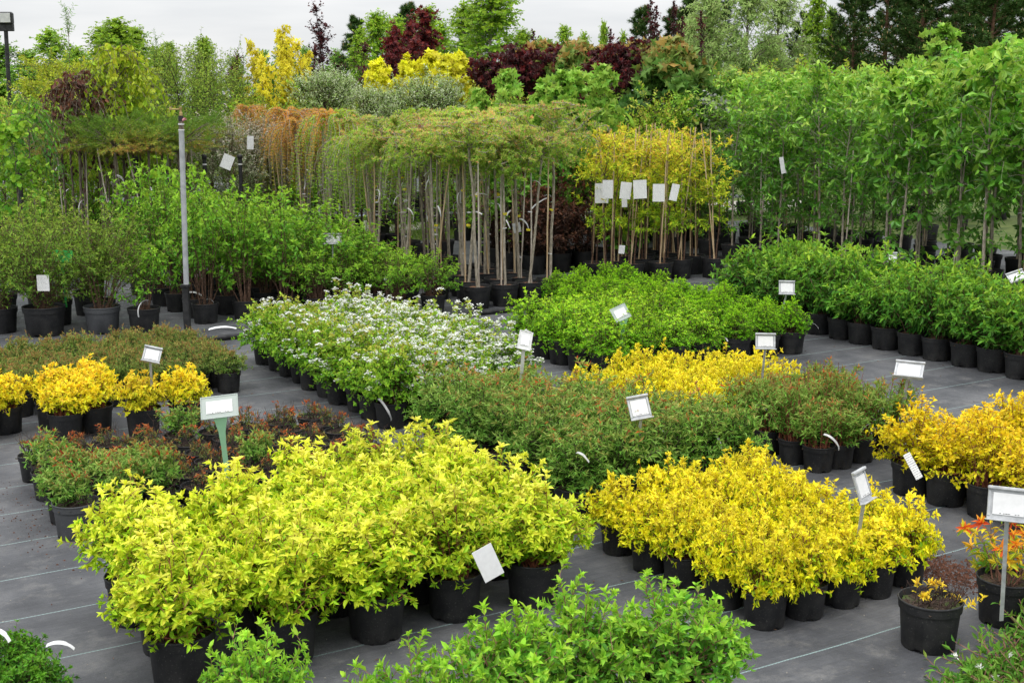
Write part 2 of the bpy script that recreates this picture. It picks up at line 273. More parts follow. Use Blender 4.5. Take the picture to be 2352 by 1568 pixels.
    def mesh(s, name, m, smooth=False):
        V = np.concatenate(s.v); me = bpy.data.meshes.new(name); me.vertices.add(len(V)); me.vertices.foreach_set('co', V.astype(np.float32).ravel())
        parts = []; st = []; tot = []; o = 0
        if s.t:
            t = np.concatenate(s.t); parts.append(t.ravel()); st.append(o+np.arange(len(t))*3); tot.append(np.full(len(t), 3)); o += t.size
        if s.q:
            q = np.concatenate(s.q); parts.append(q.ravel()); st.append(o+np.arange(len(q))*4); tot.append(np.full(len(q), 4)); o += q.size
        me.loops.add(o); me.loops.foreach_set('vertex_index', np.concatenate(parts).astype(np.int32))
        st = np.concatenate(st); me.polygons.add(len(st)); me.polygons.foreach_set('loop_start', st.astype(np.int32)); me.polygons.foreach_set('loop_total', np.concatenate(tot).astype(np.int32))
        for nm, d in (('tint', s.ti), ('rnd', s.rn)):
            at_ = me.attributes.new(nm, 'FLOAT', 'POINT'); at_.data.foreach_set('value', np.concatenate(d).astype(np.float32))
        me.materials.append(m); me.update(calc_edges=True); me.validate()
        me.polygons.foreach_set('use_smooth', np.full(len(st), smooth))
        return me

# ------------------------------------------------------------------ objects
COUNT = {}
def tag(o, label=None, cat=None, group=None, kind=None):
    if label: o['label'] = label
    if cat: o['category'] = cat
    if group: o['group'] = group
    if kind: o['kind'] = kind
    return o
def thing(name, loc, label, cat, group=None, rz=0):
    o = bpy.data.objects.new(name, None); COL.objects.link(o); o.location = loc; o.rotation_euler = (0, 0, rz); o.empty_display_size = .1
    return tag(o, label, cat, group)
def part(name, me, parent=None, loc=(0, 0, 0), rot=(0, 0, 0), scale=None):
    o = bpy.data.objects.new(name, me); COL.objects.link(o); o.location = loc; o.rotation_euler = rot
    if scale: o.scale = scale
    if parent: o.parent = parent
    return o
GLOB = np.random.default_rng(11)
def U(a=0., b=1.): return float(GLOB.uniform(a, b))

# ------------------------------------------------------------------ plant generators (each returns {part: mesh})
GA = 2.39996
def frame(T):
    ref = np.where(np.abs(T[..., 2:3]) > .9, np.array([1., 0, 0]), np.array([0, 0, 1.])); e1 = unit(np.cross(T, ref)); return e1, np.cross(T, e1)
def bez(b, c, t, s): return (1-s)**2*b + 2*s*(1-s)*c + s*s*t
def bezd(b, c, t, s): return unit(2*(1-s)*(c-b) + 2*s*(t-c))
def along(A, b, c, t, nl, s0, s1, ang, llen, lw, tintf, tm, droop=0., opp=False, jit=.3, taper=0.):
    """leaves set spirally (or in pairs) along bezier shoots b,c,t (n,3)"""
    g = A.rng; n = len(b); s = np.linspace(s0, s1, nl)[None, :] + g.uniform(-.5, .5, (n, nl))*(s1-s0)/nl
    if opp: s = np.repeat(np.linspace(s0, s1, (nl+1)//2), 2)[:nl][None, :] + g.uniform(-.01, .01, (n, nl))
    s = np.clip(s, 0, 1)[..., None]; B, Cc, T_ = b[:, None], c[:, None], t[:, None]
    P = bez(B, Cc, T_, s); T = bezd(B, Cc, T_, s); e1, e2 = frame(T)
    k = np.arange(nl); az = (k*np.pi + (k//2)*np.pi/2)[None, :] if opp else (k*GA)[None, :]
    az = az + g.uniform(0, 6.28, (n, 1)) + g.normal(0, jit, (n, nl)); rad = np.cos(az)[..., None]*e1 + np.sin(az)[..., None]*e2
    a = R_(ang[0]) + (R_(ang[1])-R_(ang[0]))*s[..., 0] + g.normal(0, .22, (n, nl)); a = a[..., None]
    D = np.cos(a)*T + np.sin(a)*rad; D[..., 2] -= droop*g.uniform(.4, 1.3, (n, nl)); Nn = np.sin(a)*T - np.cos(a)*rad; Nn[..., 2] += .35
    Nn = Nn + g.normal(0, .22, Nn.shape)
    L = llen*g.triangular(.45, .95, 1.25, (n, nl))*(1 - taper*s[..., 0])
    A.leaves(P, D, Nn, L, L*lw, tintf(P, s[..., 0], g), tm)
def rosette(A, t, T, k, llen, lw, tint, tm):
    g = A.rng; n = len(t); T = unit(T+g.normal(0, .28, T.shape)); llen = llen*g.uniform(.65, 1.15, (n, 1)); e1, e2 = frame(T); az = (np.arange(k)*GA)[None] + g.uniform(0, 6.28, (n, 1)); rad = np.cos(az)[..., None]*e1[:, None] + np.sin(az)[..., None]*e2[:, None]
    a = (np.linspace(1.35, .35, k)[None] + g.normal(0, .2, (n, k)))[..., None]
    D = np.cos(a)*T[:, None] + np.sin(a)*rad; Nn = np.sin(a)*T[:, None] - np.cos(a)*rad
    L = llen*np.linspace(1, .6, k)[None]*g.uniform(.85, 1.15, (n, k))
    A.leaves(np.repeat(t[:, None], k, 1), D, Nn, L, L*lw, np.clip(tint + g.normal(0, .08, (n, k)), 0, 1), tm)
def shrub(seed, fm, sm, n=90, r0=.07, R=.25, H=.5, llen=.045, lw=.45, nl=16, s0=.3, tip=7, dome=.4, hvar=.25, lat=0, latlen=.12, latn=7, ang=(80, 45), droop=0., opp=False,
          tm='leaf', sr=.0028, side=.35, tbias=(0., .55, .45), tnoise=.1, flower=None, bare=0, ctrl=.3, sm2=5, out=0., zmin=.0):
    A = Acc(seed); S = Acc(seed+1); g = A.rng
    ph = g.uniform(0, 6.28, n); q = np.sqrt(g.random(n))
    h = H*(1-dome*q**2.2)*(1-hvar*g.random(n)); low = g.random(n) < side; q = np.where(low, g.uniform(.8, 1.08, n), q); h = np.where(low, h*g.uniform(.28, .85, n), h)
    h = np.maximum(h, zmin*g.uniform(.8, 1.3, n))
    t = np.stack([R*q*np.cos(ph), R*q*np.sin(ph), h], -1); pr = r0*np.sqrt(g.random(n)); p2 = ph+g.normal(0, .5, n)
    b = np.stack([pr*np.cos(p2), pr*np.sin(p2), np.zeros(n)], -1)
    c = np.stack([b[:, 0]+(t[:, 0]-b[:, 0])*ctrl, b[:, 1]+(t[:, 1]-b[:, 1])*ctrl, t[:, 2]*.62+.03], -1) + g.normal(0, R*.05, (n, 3))
    if out: t[:, 2] -= out*q*g.random(n)
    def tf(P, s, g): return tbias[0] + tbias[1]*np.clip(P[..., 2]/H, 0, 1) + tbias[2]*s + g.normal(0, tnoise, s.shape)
    along(A, b, c, t, nl, s0, 1., ang, llen, lw, tf, tm, droop, opp)
    if tip: rosette(A, t, bezd(b, c, t, 1.), tip, llen*.95, lw*.95, np.clip(tbias[0]+tbias[1]*(t[:, 2:3]/H)+tbias[2]+.06, 0, 1), tm)
    ss = np.linspace(0, 1, sm2)[None, :, None]; S.tubes(bez(b[:, None], c[:, None], t[:, None], ss), np.repeat(np.linspace(sr*1.5, sr*.5, sm2)[None], n, 0))
    if lat:
        bi = np.repeat(np.arange(n), lat); sv = g.uniform(.35, .92, n*lat)[:, None]; lb = bez(b[bi], c[bi], t[bi], sv); lT = bezd(b[bi], c[bi], t[bi], sv)
        d = unit(lT*.6 + g.normal(0, .75, lb.shape) + np.array([0, 0, .25])); lt = lb + d*latlen*g.uniform(.5, 1.2, (len(lb), 1)); lc = (lb+lt)/2 + g.normal(0, .012, lb.shape) + lT*latlen*.15
        lt[:, 2] = np.maximum(lt[:, 2], (zmin*.7 if zmin else -.06))
        along(A, lb, lc, lt, latn, .15, 1., ang, llen*.92, lw, tf, tm, droop, opp)
        if tip: rosette(A, lt, bezd(lb, lc, lt, 1.), max(4, tip-2), llen*.8, lw, np.clip(tbias[0]+tbias[1]*(lt[:, 2:3]/H)+tbias[2], 0, 1), tm)
        S.tubes(bez(lb[:, None], lc[:, None], lt[:, None], np.linspace(0, 1, 3)[None, :, None]), np.repeat(np.linspace(sr*.8, sr*.35, 3)[None], len(lb), 0))
    if bare:
        bp = g.uniform(0, 6.28, bare); br = r0*1.6*np.sqrt(g.random(bare)); e = np.stack([br*np.cos(bp), br*np.sin(bp), np.zeros(bare)], -1); f = e + np.stack([g.normal(0, .05, bare), g.normal(0, .05, bare), H*g.uniform(.35, 1.0, bare)], -1)
        S.tubes(bez(e[:, None], (e+f)[:, None]/2 + g.normal(0, .012, (bare, 1, 3)), f[:, None], np.linspace(0, 1, 4)[None, :, None]), np.repeat(np.linspace(sr*1.3, sr*.6, 4)[None], bare, 0))
        k = bare*2; j = g.integers(0, bare, k); st = e[j]+(f-e)[j]*g.uniform(.4, .9, (k, 1)); en = st+g.normal(0, .03, (k, 3))+np.array([0, 0, .04])
        S.tubes(np.stack([st, en], 1), np.repeat(np.array([[sr*.8, sr*.4]]), k, 0))
    r = {'stems': S.mesh('stems', sm), 'foliage': A.mesh('foliage', fm)}
    if flower:
        Fl = Acc(seed+5); nf, fr, mt = flower; j = g.permutation(n)[:nf]
        if lat: pool = np.concatenate([t, lt]); pool = pool[pool[:, 2] > H*.25]; pool = pool[g.permutation(len(pool))[:nf]]
        else: pool = t[j]
        k = 22; pp = g.normal(0, 1, (len(pool), k, 3))*np.array([fr*.45, fr*.45, fr*.15]); P = pool[:, None]+pp+np.array([0, 0, .026])-np.array([0, 0, 1])*(pp[..., :1]**2+pp[..., 1:2]**2)*12
        az = g.uniform(0, 6.28, P.shape[:2]); D = np.stack([np.cos(az), np.sin(az), g.normal(0, .2, az.shape)], -1); Nn = np.array([0, 0, 1.])+g.normal(0, .3, P.shape)
        Fl.leaves(P-D*.006, D, Nn, g.uniform(.014, .021, az.shape), .018, g.random(az.shape), 'dia'); r['flowers'] = Fl.mesh('flowers', mt)
    return r
def tree(seed, fm, bm, H=3., tr=.02, zb=.8, R=.6, nl=40, ntw=4, twl=.25, lt=8, llen=.08, lw=.5, prof=lambda x: math.sin(math.pi*min(1, .15+.85*x)), el=(15, 50), bow=.15, droop=.2, tm='dia',
         lean=0., wob=.03, tbias=(.1, .5, .35), tnoise=.15, opp=False, stemn=1, low=0, ang=(75, 45), sides=6, twup=.2, gap=0.):
    A = Acc(seed); S = Acc(seed+1); g = A.rng; m = 9
    for k in range(stemn):
        z = np.linspace(0, 1, m); a0 = g.uniform(0, 6.28); off = (0 if stemn == 1 else .12*R)
        P = np.stack([np.cumsum(g.normal(0, wob, m))*z + lean*z*z*math.cos(a0) + off*math.cos(k*2.4)*(1+z*2), np.cumsum(g.normal(0, wob, m))*z + lean*z*z*math.sin(a0) + off*math.sin(k*2.4)*(1+z*2), z*H*(1-.12*k/stemn)], -1)
        P[0, 2] = -.02
        S.tubes(P[None], (tr*(1-.86*z**1.1))[None]/(1+.25*(stemn-1)), sides)
        n = nl//stemn; x = np.sort(g.random(n)**.9); zz = zb + (H*.985-zb)*x; st = np.stack([np.interp(zz/H, z, P[:, i]) for i in range(3)], -1); st[:, 2] = np.minimum(zz, P[-1, 2])
        az = np.arange(n)*GA + g.normal(0, .3, n) + a0; ln = R*np.array([prof(v) for v in x])*g.uniform(.6, 1.12, n)*(1-gap*(np.sin(az*2+k+zz*3) > .3)); e = np.radians(el[0] + (el[1]-el[0])*x + g.normal(0, 9, n))
        d = np.stack([np.cos(az)*np.cos(e), np.sin(az)*np.cos(e), np.sin(e)], -1); t = st + d*ln[:, None]; t[:, 2] -= droop*ln*.5; c = st + d*ln[:, None]*.5 + np.array([0, 0, 1])*(bow*ln)[:, None]
        S.tubes(bez(st[:, None], c[:, None], t[:, None], np.linspace(0, 1, 4)[None, :, None]), np.outer(.25*tr*np.sqrt(np.maximum(ln, .02)/R)+.0012, np.array([1, .75, .5, .25])))
        bi = np.repeat(np.arange(n), ntw); sv = g.uniform(.15, 1, n*ntw)[:, None]; lb = bez(st[bi], c[bi], t[bi], sv); lT = bezd(st[bi], c[bi], t[bi], sv)
        dd = unit(lT*.7 + g.normal(0, .6, lb.shape) + np.array([0, 0, twup])); ll = twl*g.uniform(.4, 1.15, (len(lb), 1)); te = lb + dd*ll; te[:, 2] -= droop*ll[:, 0]*.6; tcn = lb + dd*ll*.5
        S.tubes(np.stack([lb, tcn, te], 1), np.repeat(np.array([[.09, .06, .03]])*tr+.0008, len(lb), 0))
        def tf(Pp, s, g): return tbias[0] + tbias[1]*np.clip((Pp[..., 2]-zb)/(H-zb), 0, 1) + tbias[2]*s + g.normal(0, tnoise, s.shape)
        along(A, lb, tcn, te, lt, .1, 1.05, ang, llen, lw, tf, tm, droop*.8, opp, .6)
        along(A, st, c, t, max(3, lt//2), .25, 1., ang, llen, lw, tf, tm, droop*.8, opp, .6)
        lp = P[-1:].repeat(5, 0); along(A, lp-np.array([0, 0, .12*H*.3]), lp, lp+np.array([0, 0, .02]), 6, 0, 1, (70, 30), llen, lw, tf, tm, droop*.6, opp, .6)
    if low:
        zz = g.uniform(.05, zb, low); az = g.uniform(0, 6.28, low); P0 = np.stack([np.zeros(low), np.zeros(low), zz], -1); d = np.stack([np.cos(az), np.sin(az), g.uniform(.1, .8, low)], -1); te = P0+d*twl*.8
        along(A, P0, P0+d*twl*.4, te, lt, .2, 1, ang, llen*.9, lw, lambda Pp, s, g: .1+g.random(s.shape)*.4, tm, droop, opp); S.tubes(np.stack([P0, te], 1), np.full((low, 2), .0015))
    return {'trunk': S.mesh('trunk', bm, True), 'crown': A.mesh('crown', fm)}
def larch(seed, fm, kind, H=1.85, dead=False, drop=(.5, 1.25)):
    """weeping or contorted larch grafted on a straight stem"""
    A = Acc(seed); S = Acc(seed+1); g = A.rng
    z = np.linspace(0, 1, 7); P = np.stack([np.cumsum(g.normal(0, .006, 7)), np.cumsum(g.normal(0, .006, 7)), z*H-.02], -1)
    S.tubes(P[None], np.linspace(.019, .014, 7)[None], 7)
    top = P[-1]
    if kind != 'weep': top = top-np.array([0, 0, .06])
    if kind == 'weep':
        n = 30; az = np.arange(n)*GA+g.normal(0, .2, n); rr = g.uniform(.16, .46, n); dr = g.uniform(*drop, n)*np.clip(rr/.3, .6, 1.1)
        o = np.stack([np.cos(az), np.sin(az), np.zeros(n)], -1); b = np.repeat(top[None], n, 0)+np.array([0, 0, 1])*g.uniform(-.12, .05, (n, 1)); up = np.array([0, 0, 1.])
        c1 = b+o*(rr*.45)[:, None]+up*g.uniform(.10, .24, (n, 1)); c2 = b+o*(rr*1.0)[:, None]+up*g.uniform(.05, .2, (n, 1)); t = b+o*(rr*1.12)[:, None]-up*dr[:, None]
        m = 13; s = np.linspace(0, 1, m)[None, :, None]; L = (1-s)**3*b[:, None]+3*s*(1-s)**2*c1[:, None]+3*s*s*(1-s)*c2[:, None]+s**3*t[:, None]
        L = L+np.cumsum(g.normal(0, .012, L.shape), axis=1)
    else:
        n = 26; m = 11; az = np.arange(n)*GA; st = np.stack([np.cos(az)*.05, np.sin(az)*.05, g.uniform(0, .05, n)], -1)
        st = st[:, None]*1.0+g.normal(0, .045, (n, m, 3))*np.array([1, 1, .75]); st[:, :, 2] -= np.linspace(-.02, .026, m)[None]*1.0+.004; st[:, 0] = 0
        L = top+np.array([0, 0, 1])*g.uniform(-.15, .1, (n, 1, 1))+np.cumsum(st, 1)
        n2 = 34; j = g.integers(0, n, n2); k0 = g.integers(3, m-2, n2); m2 = m; st2 = g.normal(0, .035, (n2, m2, 3)); st2[:, :, 2] -= .012; st2[:, 0] = 0; L = np.concatenate([L, L[j, k0][:, None]+np.cumsum(st2, 1)]); n += n2
    dz = L[:, :, 2]-top[2]; lim = .17 if kind == 'weep' else .24; L[:, :, 2] = top[2]+np.where(dz > 0, lim*np.tanh(dz/lim), dz)
    S.tubes(L, np.repeat(np.linspace(.006, .0016, m)[None], n, 0), 4)
    # tufts of needles along the hanging branches
    seg = np.linalg.norm(np.diff(L, axis=1), axis=-1).sum(1); q = (26 if dead else 44); s = np.linspace(.08, 1, q); x = s*(m-1); i = np.minimum(x.astype(int), m-2); f = (x-i)[None, :, None]
    Pt = L[:, i]*(1-f)+L[:, i+1]*f; Pt = Pt+g.normal(0, .006, Pt.shape); T = unit(L[:, i+1]-L[:, i]); e1, e2 = frame(T); kk = 3 if dead else 6
    az = g.uniform(0, 6.28, Pt.shape[:2]+(kk,)); rad = np.cos(az)[..., None]*e1[:, :, None]+np.sin(az)[..., None]*e2[:, :, None]; D = rad+T[:, :, None]*.35+g.normal(0, .3, rad.shape)
    if kind != 'weep': D[..., 2] += .25
    ll = g.uniform(.02, .040, az.shape)*(.6 if dead else 1); ti = np.clip(.5*(Pt[..., 2]-top[2]+.8)/.9+g.normal(0, .22, Pt.shape[:2])+.12*(s[None])+(.04 if kind != 'weep' else 0), 0, 1)[..., None]*np.ones(kk)
    A.leaves(np.repeat(Pt[:, :, None], kk, 2), D, g.normal(0, 1, D.shape), ll, ll*.24+.003, ti+0*az, 'needle')
    return {'trunk': S.mesh('trunk', M['palebark'], True), 'crown': A.mesh('crown', fm)}
def pine(seed, H=12, R=2.6, zb=2., nw=16, per=6, fm=None, tuft=20, nlen=.19):
    A = Acc(seed); S = Acc(seed+1); K = Acc(seed+2); g = A.rng
    z = np.linspace(0, 1, 10); P = np.stack([np.cumsum(g.normal(0, .05, 10)), np.cumsum(g.normal(0, .05, 10)), z*H], -1); P[0, 2] = -.1; S.tubes(P[None], (.16*(1-.93*z))[None]*H/12, 7)
    zz = np.repeat(np.linspace(zb, H*.97, nw), per)+g.normal(0, .12, nw*per); n = len(zz); az = np.arange(n)*2*np.pi/per+np.repeat(g.uniform(0, 6, nw), per)+g.normal(0, .25, n); x = np.clip((zz-zb)/(H-zb), 0, 1)
    ln = R*(1-x)**.7*g.uniform(.6, 1.1, n)*np.minimum(1, .55+x*2)+.12; st = np.stack([np.interp(zz/H, z, P[:, 0]), np.interp(zz/H, z, P[:, 1]), zz], -1); e = R_(8)+R_(42)*x+g.normal(0, .1, n)
    d = np.stack([np.cos(az)*np.cos(e), np.sin(az)*np.cos(e), np.sin(e)], -1); t = st+d*ln[:, None]+np.array([0, 0, .12])*ln[:, None]; c = st+d*ln[:, None]*.55-np.array([0, 0, .06])*ln[:, None]
    S.tubes(bez(st[:, None], c[:, None], t[:, None], np.linspace(0, 1, 5)[None, :, None]), np.outer(.012*np.sqrt(ln)*1.6, np.array([1, .8, .6, .4, .2])), 4)
    q = 9; bi = np.repeat(np.arange(n), q); sv = g.uniform(.3, 1, n*q)[:, None]; sv[::q] = 1; lb = bez(st[bi], c[bi], t[bi], sv); lT = bezd(st[bi], c[bi], t[bi], sv); tl = (.16+.22*ln[bi])[:, None]*g.uniform(.5, 1.1, (n*q, 1))
    te = lb+unit(lT+g.normal(0, .5, lb.shape)+np.array([0, 0, .35]))*tl; S.tubes(np.stack([lb, te], 1), np.repeat(np.array([[.008, .004]]), n*q, 0))
    k = 3; s2 = np.linspace(.35, 1, k)[None, :, None]; Pc = lb[:, None]*(1-s2)+te[:, None]*s2; T = unit(te-lb)[:, None, None]; D = T*.75+g.normal(0, .62, (n*q, k, tuft, 3)); L = nlen*g.uniform(.7, 1.2, D.shape[:3])
    A.leaves(np.repeat(Pc[:, :, None], tuft, 2)+0*D, D, g.normal(0, 1, D.shape), L, L*.12+.006, np.clip(.4+.3*g.normal(0, 1, (n*q, k, 1))+0*L, 0, 1), 'needle')
    j = g.permutation(n*q)[:int(n*q*.4)]; cb = te[j]; K.tubes(np.stack([cb, cb+np.array([0, 0, .09])*1.0, cb+np.array([0, 0, .17])*g.uniform(.6, 1.2, (len(j), 1))], 1), np.repeat(np.array([[.012, .012, .004]]), len(j), 0), 4)
    return {'trunk': S.mesh('trunk', M['pinebark'], True), 'crown': A.mesh('crown', fm or M['pine']), 'candles': K.mesh('candles', M['candle'])}

# ------------------------------------------------------------------ pots
_P = {}
def pot_mesh(R, h, m):
    k = ('p', R, h, m)
    if k not in _P:
        A = Acc(1); seg = 36
        A.lathe([(R*.60, .006), (R*.80, 0), (R*.82, .006), (R*.92, h*.80)], seg)
        V = A.v[0]; ring = V.reshape(4, seg, 3)
        for i in range(seg):
            if i % 9 < 2: ring[1, i, 2] = ring[2, i, 2] = h*.075          # drainage notches in the foot
        A.v[0] = ring.reshape(-1, 3)
        A.lathe([(R*.92, h*.80), (R*.965, h*.795)], seg); A.lathe([(R*.965, h*.795), (R*.985, h*.95)], seg)
        A.lathe([(R*.985, h*.95), (R*1.0, h*.96), (R*1.005, h*.985), (R*.99, h), (R*.965, h), (R*.955, h*.985), (R*.93, h*.80)], seg)
        _P[k] = A.mesh('pot', M[m], True)
    return _P[k]
def soil_mesh(R, h, m, v=0):
    k = ('s', R, h, m, v)
    if k not in _P:
        A = Acc(v+3); g = A.rng; seg = 28; rr = np.array([0.001, .2, .4, .6, .8, .94])*R*.955; a = np.arange(seg)*2*np.pi/seg
        Z = h*.87+g.normal(0, R*.022, (6, seg)); Z[0] = h*.89
        V = np.stack([rr[:, None]*np.cos(a), rr[:, None]*np.sin(a), Z], -1); idx = np.arange(6*seg).reshape(6, seg); nx = np.roll(idx, -1, 1)
        A.raw(V, np.stack([idx[:-1], idx[1:], nx[1:], nx[:-1]], -1).reshape(-1, 4))
        n = 90; r = R*.9*np.sqrt(g.random(n)); p = g.uniform(0, 6.28, n); az = g.uniform(0, 6.28, n)
        P = np.stack([r*np.cos(p), r*np.sin(p), np.full(n, h*.88)], -1); A.leaves(P, np.stack([np.cos(az), np.sin(az), g.normal(0, .15, n)], -1), np.array([0, 0, 1])+g.normal(0, .3, (n, 3)), g.uniform(.012, .032, n), g.uniform(.004, .010, n), .5, 'flat')
        _P[k] = A.mesh('soil', M[m])
    return _P[k]
POTS = {'S': (.108, .17), 'M': (.128, .20), 'A': (.142, .225), 'L': (.150, .22), 'X': (.172, .27), 'G': (.215, .30), 'W': (.190, .28)}
def potted(name, label, cat, group, uv, size, plant, sf=1., sz=None, soil='soil', potm='pot', rz=None, lean=0, extra=None):
    R, h = POTS[size]; x, y, _ = W(*uv)
    k = 1+U(-.02, .02); t = thing(name, (x, y, 0), label, cat, group, U(0, 6.28) if rz is None else rz); t.scale = (k, k, k)
    part('pot', pot_mesh(R, h, potm), t); part('soil', soil_mesh(R, h, soil, int(U(0, 3))), t)
    sz = sz or sf; a = U(0, 6.28) if rz is None else rz
    for nm, me in plant.items():
        o = part(nm, me, t, (0, 0, h*.87), (lean*math.cos(a), lean*math.sin(a), a), (sf, sf, sz))
        if nm == 'flowers': o['kind'] = 'stuff'
    return t
# tags: a narrow strip looped round a stem, its free end curving down
def strip(seed, L=.16, w=.0125, curl=1.0, mt='tag'):
    A = Acc(seed); g = A.rng; m = 12; s = np.linspace(0, 1, m); th = -.3+curl*1.7*s+g.normal(0, .02, m); x = np.cumsum(np.cos(th))*L/m; z = -np.cumsum(np.sin(th))*L/m
    y = np.cumsum(g.normal(0, .03, m))*L/m*2; ww = w*np.where(s < .72, 1, .75)
    P = np.stack([x, y, z], -1); side = np.array([.25, .9, .35])/1.0; V = np.stack([P-side*ww[:, None]/2, P+side*ww[:, None]/2, P+side*ww[:, None]/2+np.array([0, 0, .0012]), P-side*ww[:, None]/2+np.array([0, 0, .0012])], 1)
    i = np.arange(m-1)*4; A.raw(V, np.concatenate([np.stack([i, i+4, i+5, i+1], -1), np.stack([i+1, i+5, i+6, i+2], -1), np.stack([i+2, i+6, i+7, i+3], -1), np.stack([i+3, i+7, i+4, i], -1)]))
    return A.mesh('tag', M[mt])
TAGS = [strip(900+k, L=.10+.03*(k % 4), curl=[.5, 1., 1.4, .2, .8][k % 5]) for k in range(8)]
ORD = ['first', 'second', 'third', 'fourth', 'fifth', 'sixth', 'seventh', 'eighth', 'ninth', 'tenth', 'eleventh', 'twelfth', 'thirteenth', 'fourteenth', 'fifteenth', 'sixteenth', 'seventeenth', 'eighteenth', 'nineteenth', 'twentieth']
# ------------------------------------------------------------------ ground
def ground_sheet(name, u0, u1, v0, v1, z, m, kind='structure', n=(2, 2)):
    A = Acc(0); us = np.linspace(u0, u1, n[0]); vs = np.linspace(v0, v1, n[1]); X, Y = np.meshgrid(us, vs)
    idx = np.arange(X.size).reshape(X.shape); A.raw(np.stack([X, Y, 0*X], -1), np.stack([idx[:-1, :-1], idx[:-1, 1:], idx[1:, 1:], idx[1:, :-1]], -1).reshape(-1, 4))
    o = part(name, A.mesh(name, m), None, (0, 0, z), (0, 0, A31)); return tag(o, kind=kind)
def fabric_mat():
    m, t, p = mat('woven_weed_fabric'); L = t.links.new
    tcn = N(t, 'ShaderNodeTexCoord'); s = N(t, 'ShaderNodeSeparateXYZ'); L(tcn.outputs['Object'], s.inputs[0])
    def M2(op, a, b=None, clamp=False):
        n = N(t, 'ShaderNodeMath', operation=op, use_clamp=clamp)
        for i, v in ((0, a), (1, b)):
            if v is None: continue
            if isinstance(v, (int, float)): n.inputs[i].default_value = v
            else: L(v, n.inputs[i])
        return n.outputs[0]
    nw = N(t, 'ShaderNodeTexNoise', Scale=.9, Detail=3); L(tcn.outputs['Object'], nw.inputs['Vector'])
    vv = M2('ADD', s.outputs['Y'], M2('MULTIPLY', nw.outputs['Fac'], .05))
    f = M2('FRACT', M2('DIVIDE', M2('SUBTRACT', vv, 6.31), .55)); d = M2('ABSOLUTE', M2('SUBTRACT', f, .5))
    line = M2('LESS_THAN', d, .0075)
    st = M2('GREATER_THAN', M2('FRACT', M2('MULTIPLY', M2('ADD', s.outputs['X'], M2('MULTIPLY', d, 1.5)), 55)), .32)
    line = M2('MULTIPLY', line, M2('ADD', M2('MULTIPLY', st, .6), .3))
    n1 = N(t, 'ShaderNodeTexNoise', Scale=1.6, Detail=9, Roughness=.65); L(tcn.outputs['Object'], n1.inputs['Vector'])
    mp = N(t, 'ShaderNodeMapping'); mp.inputs['Scale'].default_value = (1.2, 22, 1); L(tcn.outputs['Object'], mp.inputs[0])
    n2 = N(t, 'ShaderNodeTexNoise', Scale=2.2, Detail=6, Roughness=.7); L(mp.outputs[0], n2.inputs['Vector'])
    n3 = N(t, 'ShaderNodeTexNoise', Scale=4.2, Detail=11, Roughness=.78); L(tcn.outputs['Object'], n3.inputs['Vector'])
    n4 = N(t, 'ShaderNodeTexNoise', Scale=260, Detail=2); L(tcn.outputs['Object'], n4.inputs['Vector'])
    w1 = N(t, 'ShaderNodeTexWave', Scale=62, Distortion=.6); w1.bands_direction = 'X'; L(tcn.outputs['Object'], w1.inputs['Vector'])
    r1 = ramp(t, n1.outputs['Fac'], [(.3, (.036, .037, .042)), (.5, (.076, .078, .085)), (.72, (.15, .15, .155))])
    r2 = ramp(t, n2.outputs['Fac'], [(.3, (.86,)*3), (.7, (1.14,)*3)])
    r3 = ramp(t, n3.outputs['Fac'], [(.53, (0,)*3), (.74, (.8,)*3)])
    mu = N(t, 'ShaderNodeMix', data_type='RGBA', blend_type='MULTIPLY'); mu.inputs['Factor'].default_value = 1; L(r1.outputs[0], mu.inputs['A']); L(r2.outputs[0], mu.inputs['B'])
    wv = ramp(t, w1.outputs['Fac'], [(0, (.88,)*3), (1, (1.12,)*3)]); g4 = ramp(t, n4.outputs['Fac'], [(.3, (.8,)*3), (.75, (1.3,)*3)])
    m2 = N(t, 'ShaderNodeMix', data_type='RGBA', blend_type='MULTIPLY'); m2.inputs['Factor'].default_value = 1; L(mu.outputs['Result'], m2.inputs['A']); L(wv.outputs[0], m2.inputs['B'])
    m3 = N(t, 'ShaderNodeMix', data_type='RGBA', blend_type='MULTIPLY'); m3.inputs['Factor'].default_value = 1; L(m2.outputs['Result'], m3.inputs['A']); L(g4.outputs[0], m3.inputs['B'])
    m4 = N(t, 'ShaderNodeMix', data_type='RGBA'); L(M2('MULTIPLY', r3.outputs[0], M2('MULTIPLY', n4.outputs['Fac'], 1.0)), m4.inputs['Factor']); L(m3.outputs['Result'], m4.inputs['A']); m4.inputs['B'].default_value = (.32, .305, .28, 1)
    m5 = N(t, 'ShaderNodeMix', data_type='RGBA'); L(line, m5.inputs['Factor']); L(m4.outputs['Result'], m5.inputs['A']); m5.inputs['B'].default_value = (.26, .36, .35, 1)
    L(m5.outputs['Result'], p.inputs['Base Color']); p.inputs['Roughness'].default_value = .62; p.inputs['Specular IOR Level'].default_value = .35
    hb = M2('ADD', M2('MULTIPLY', n1.outputs['Fac'], 1.0), M2('MULTIPLY', n2.outputs['Fac'], .25)); bn = N(t, 'ShaderNodeBump', Strength=.8, Distance=.03); L(hb, bn.inputs['Height']); L(bn.outputs[0], p.inputs['Normal'])
    return m
M['fabric'] = fabric_mat()
M['earth'] = noisy('rough_grassland', (.05, .08, .018), (.12, .15, .04), 3, .95)
M['gravel'] = noisy('pale_gravel', (.2, .18, .15), (.5, .47, .42), 30, .95, bump=.5)
ground_sheet('ground', -400, 400, -400, 400, -.012, M['earth'])
ground_sheet('weed_fabric', -3, 17.5, .5, 19.6, 0, M['fabric'])
ground_sheet('far_weed_fabric', 1.5, 9.2, 19.6, 42, -.004, M['fabric'])
ground_sheet('gravel_path', 9.2, 22, 21.4, 23.6, -.006, M['gravel'])
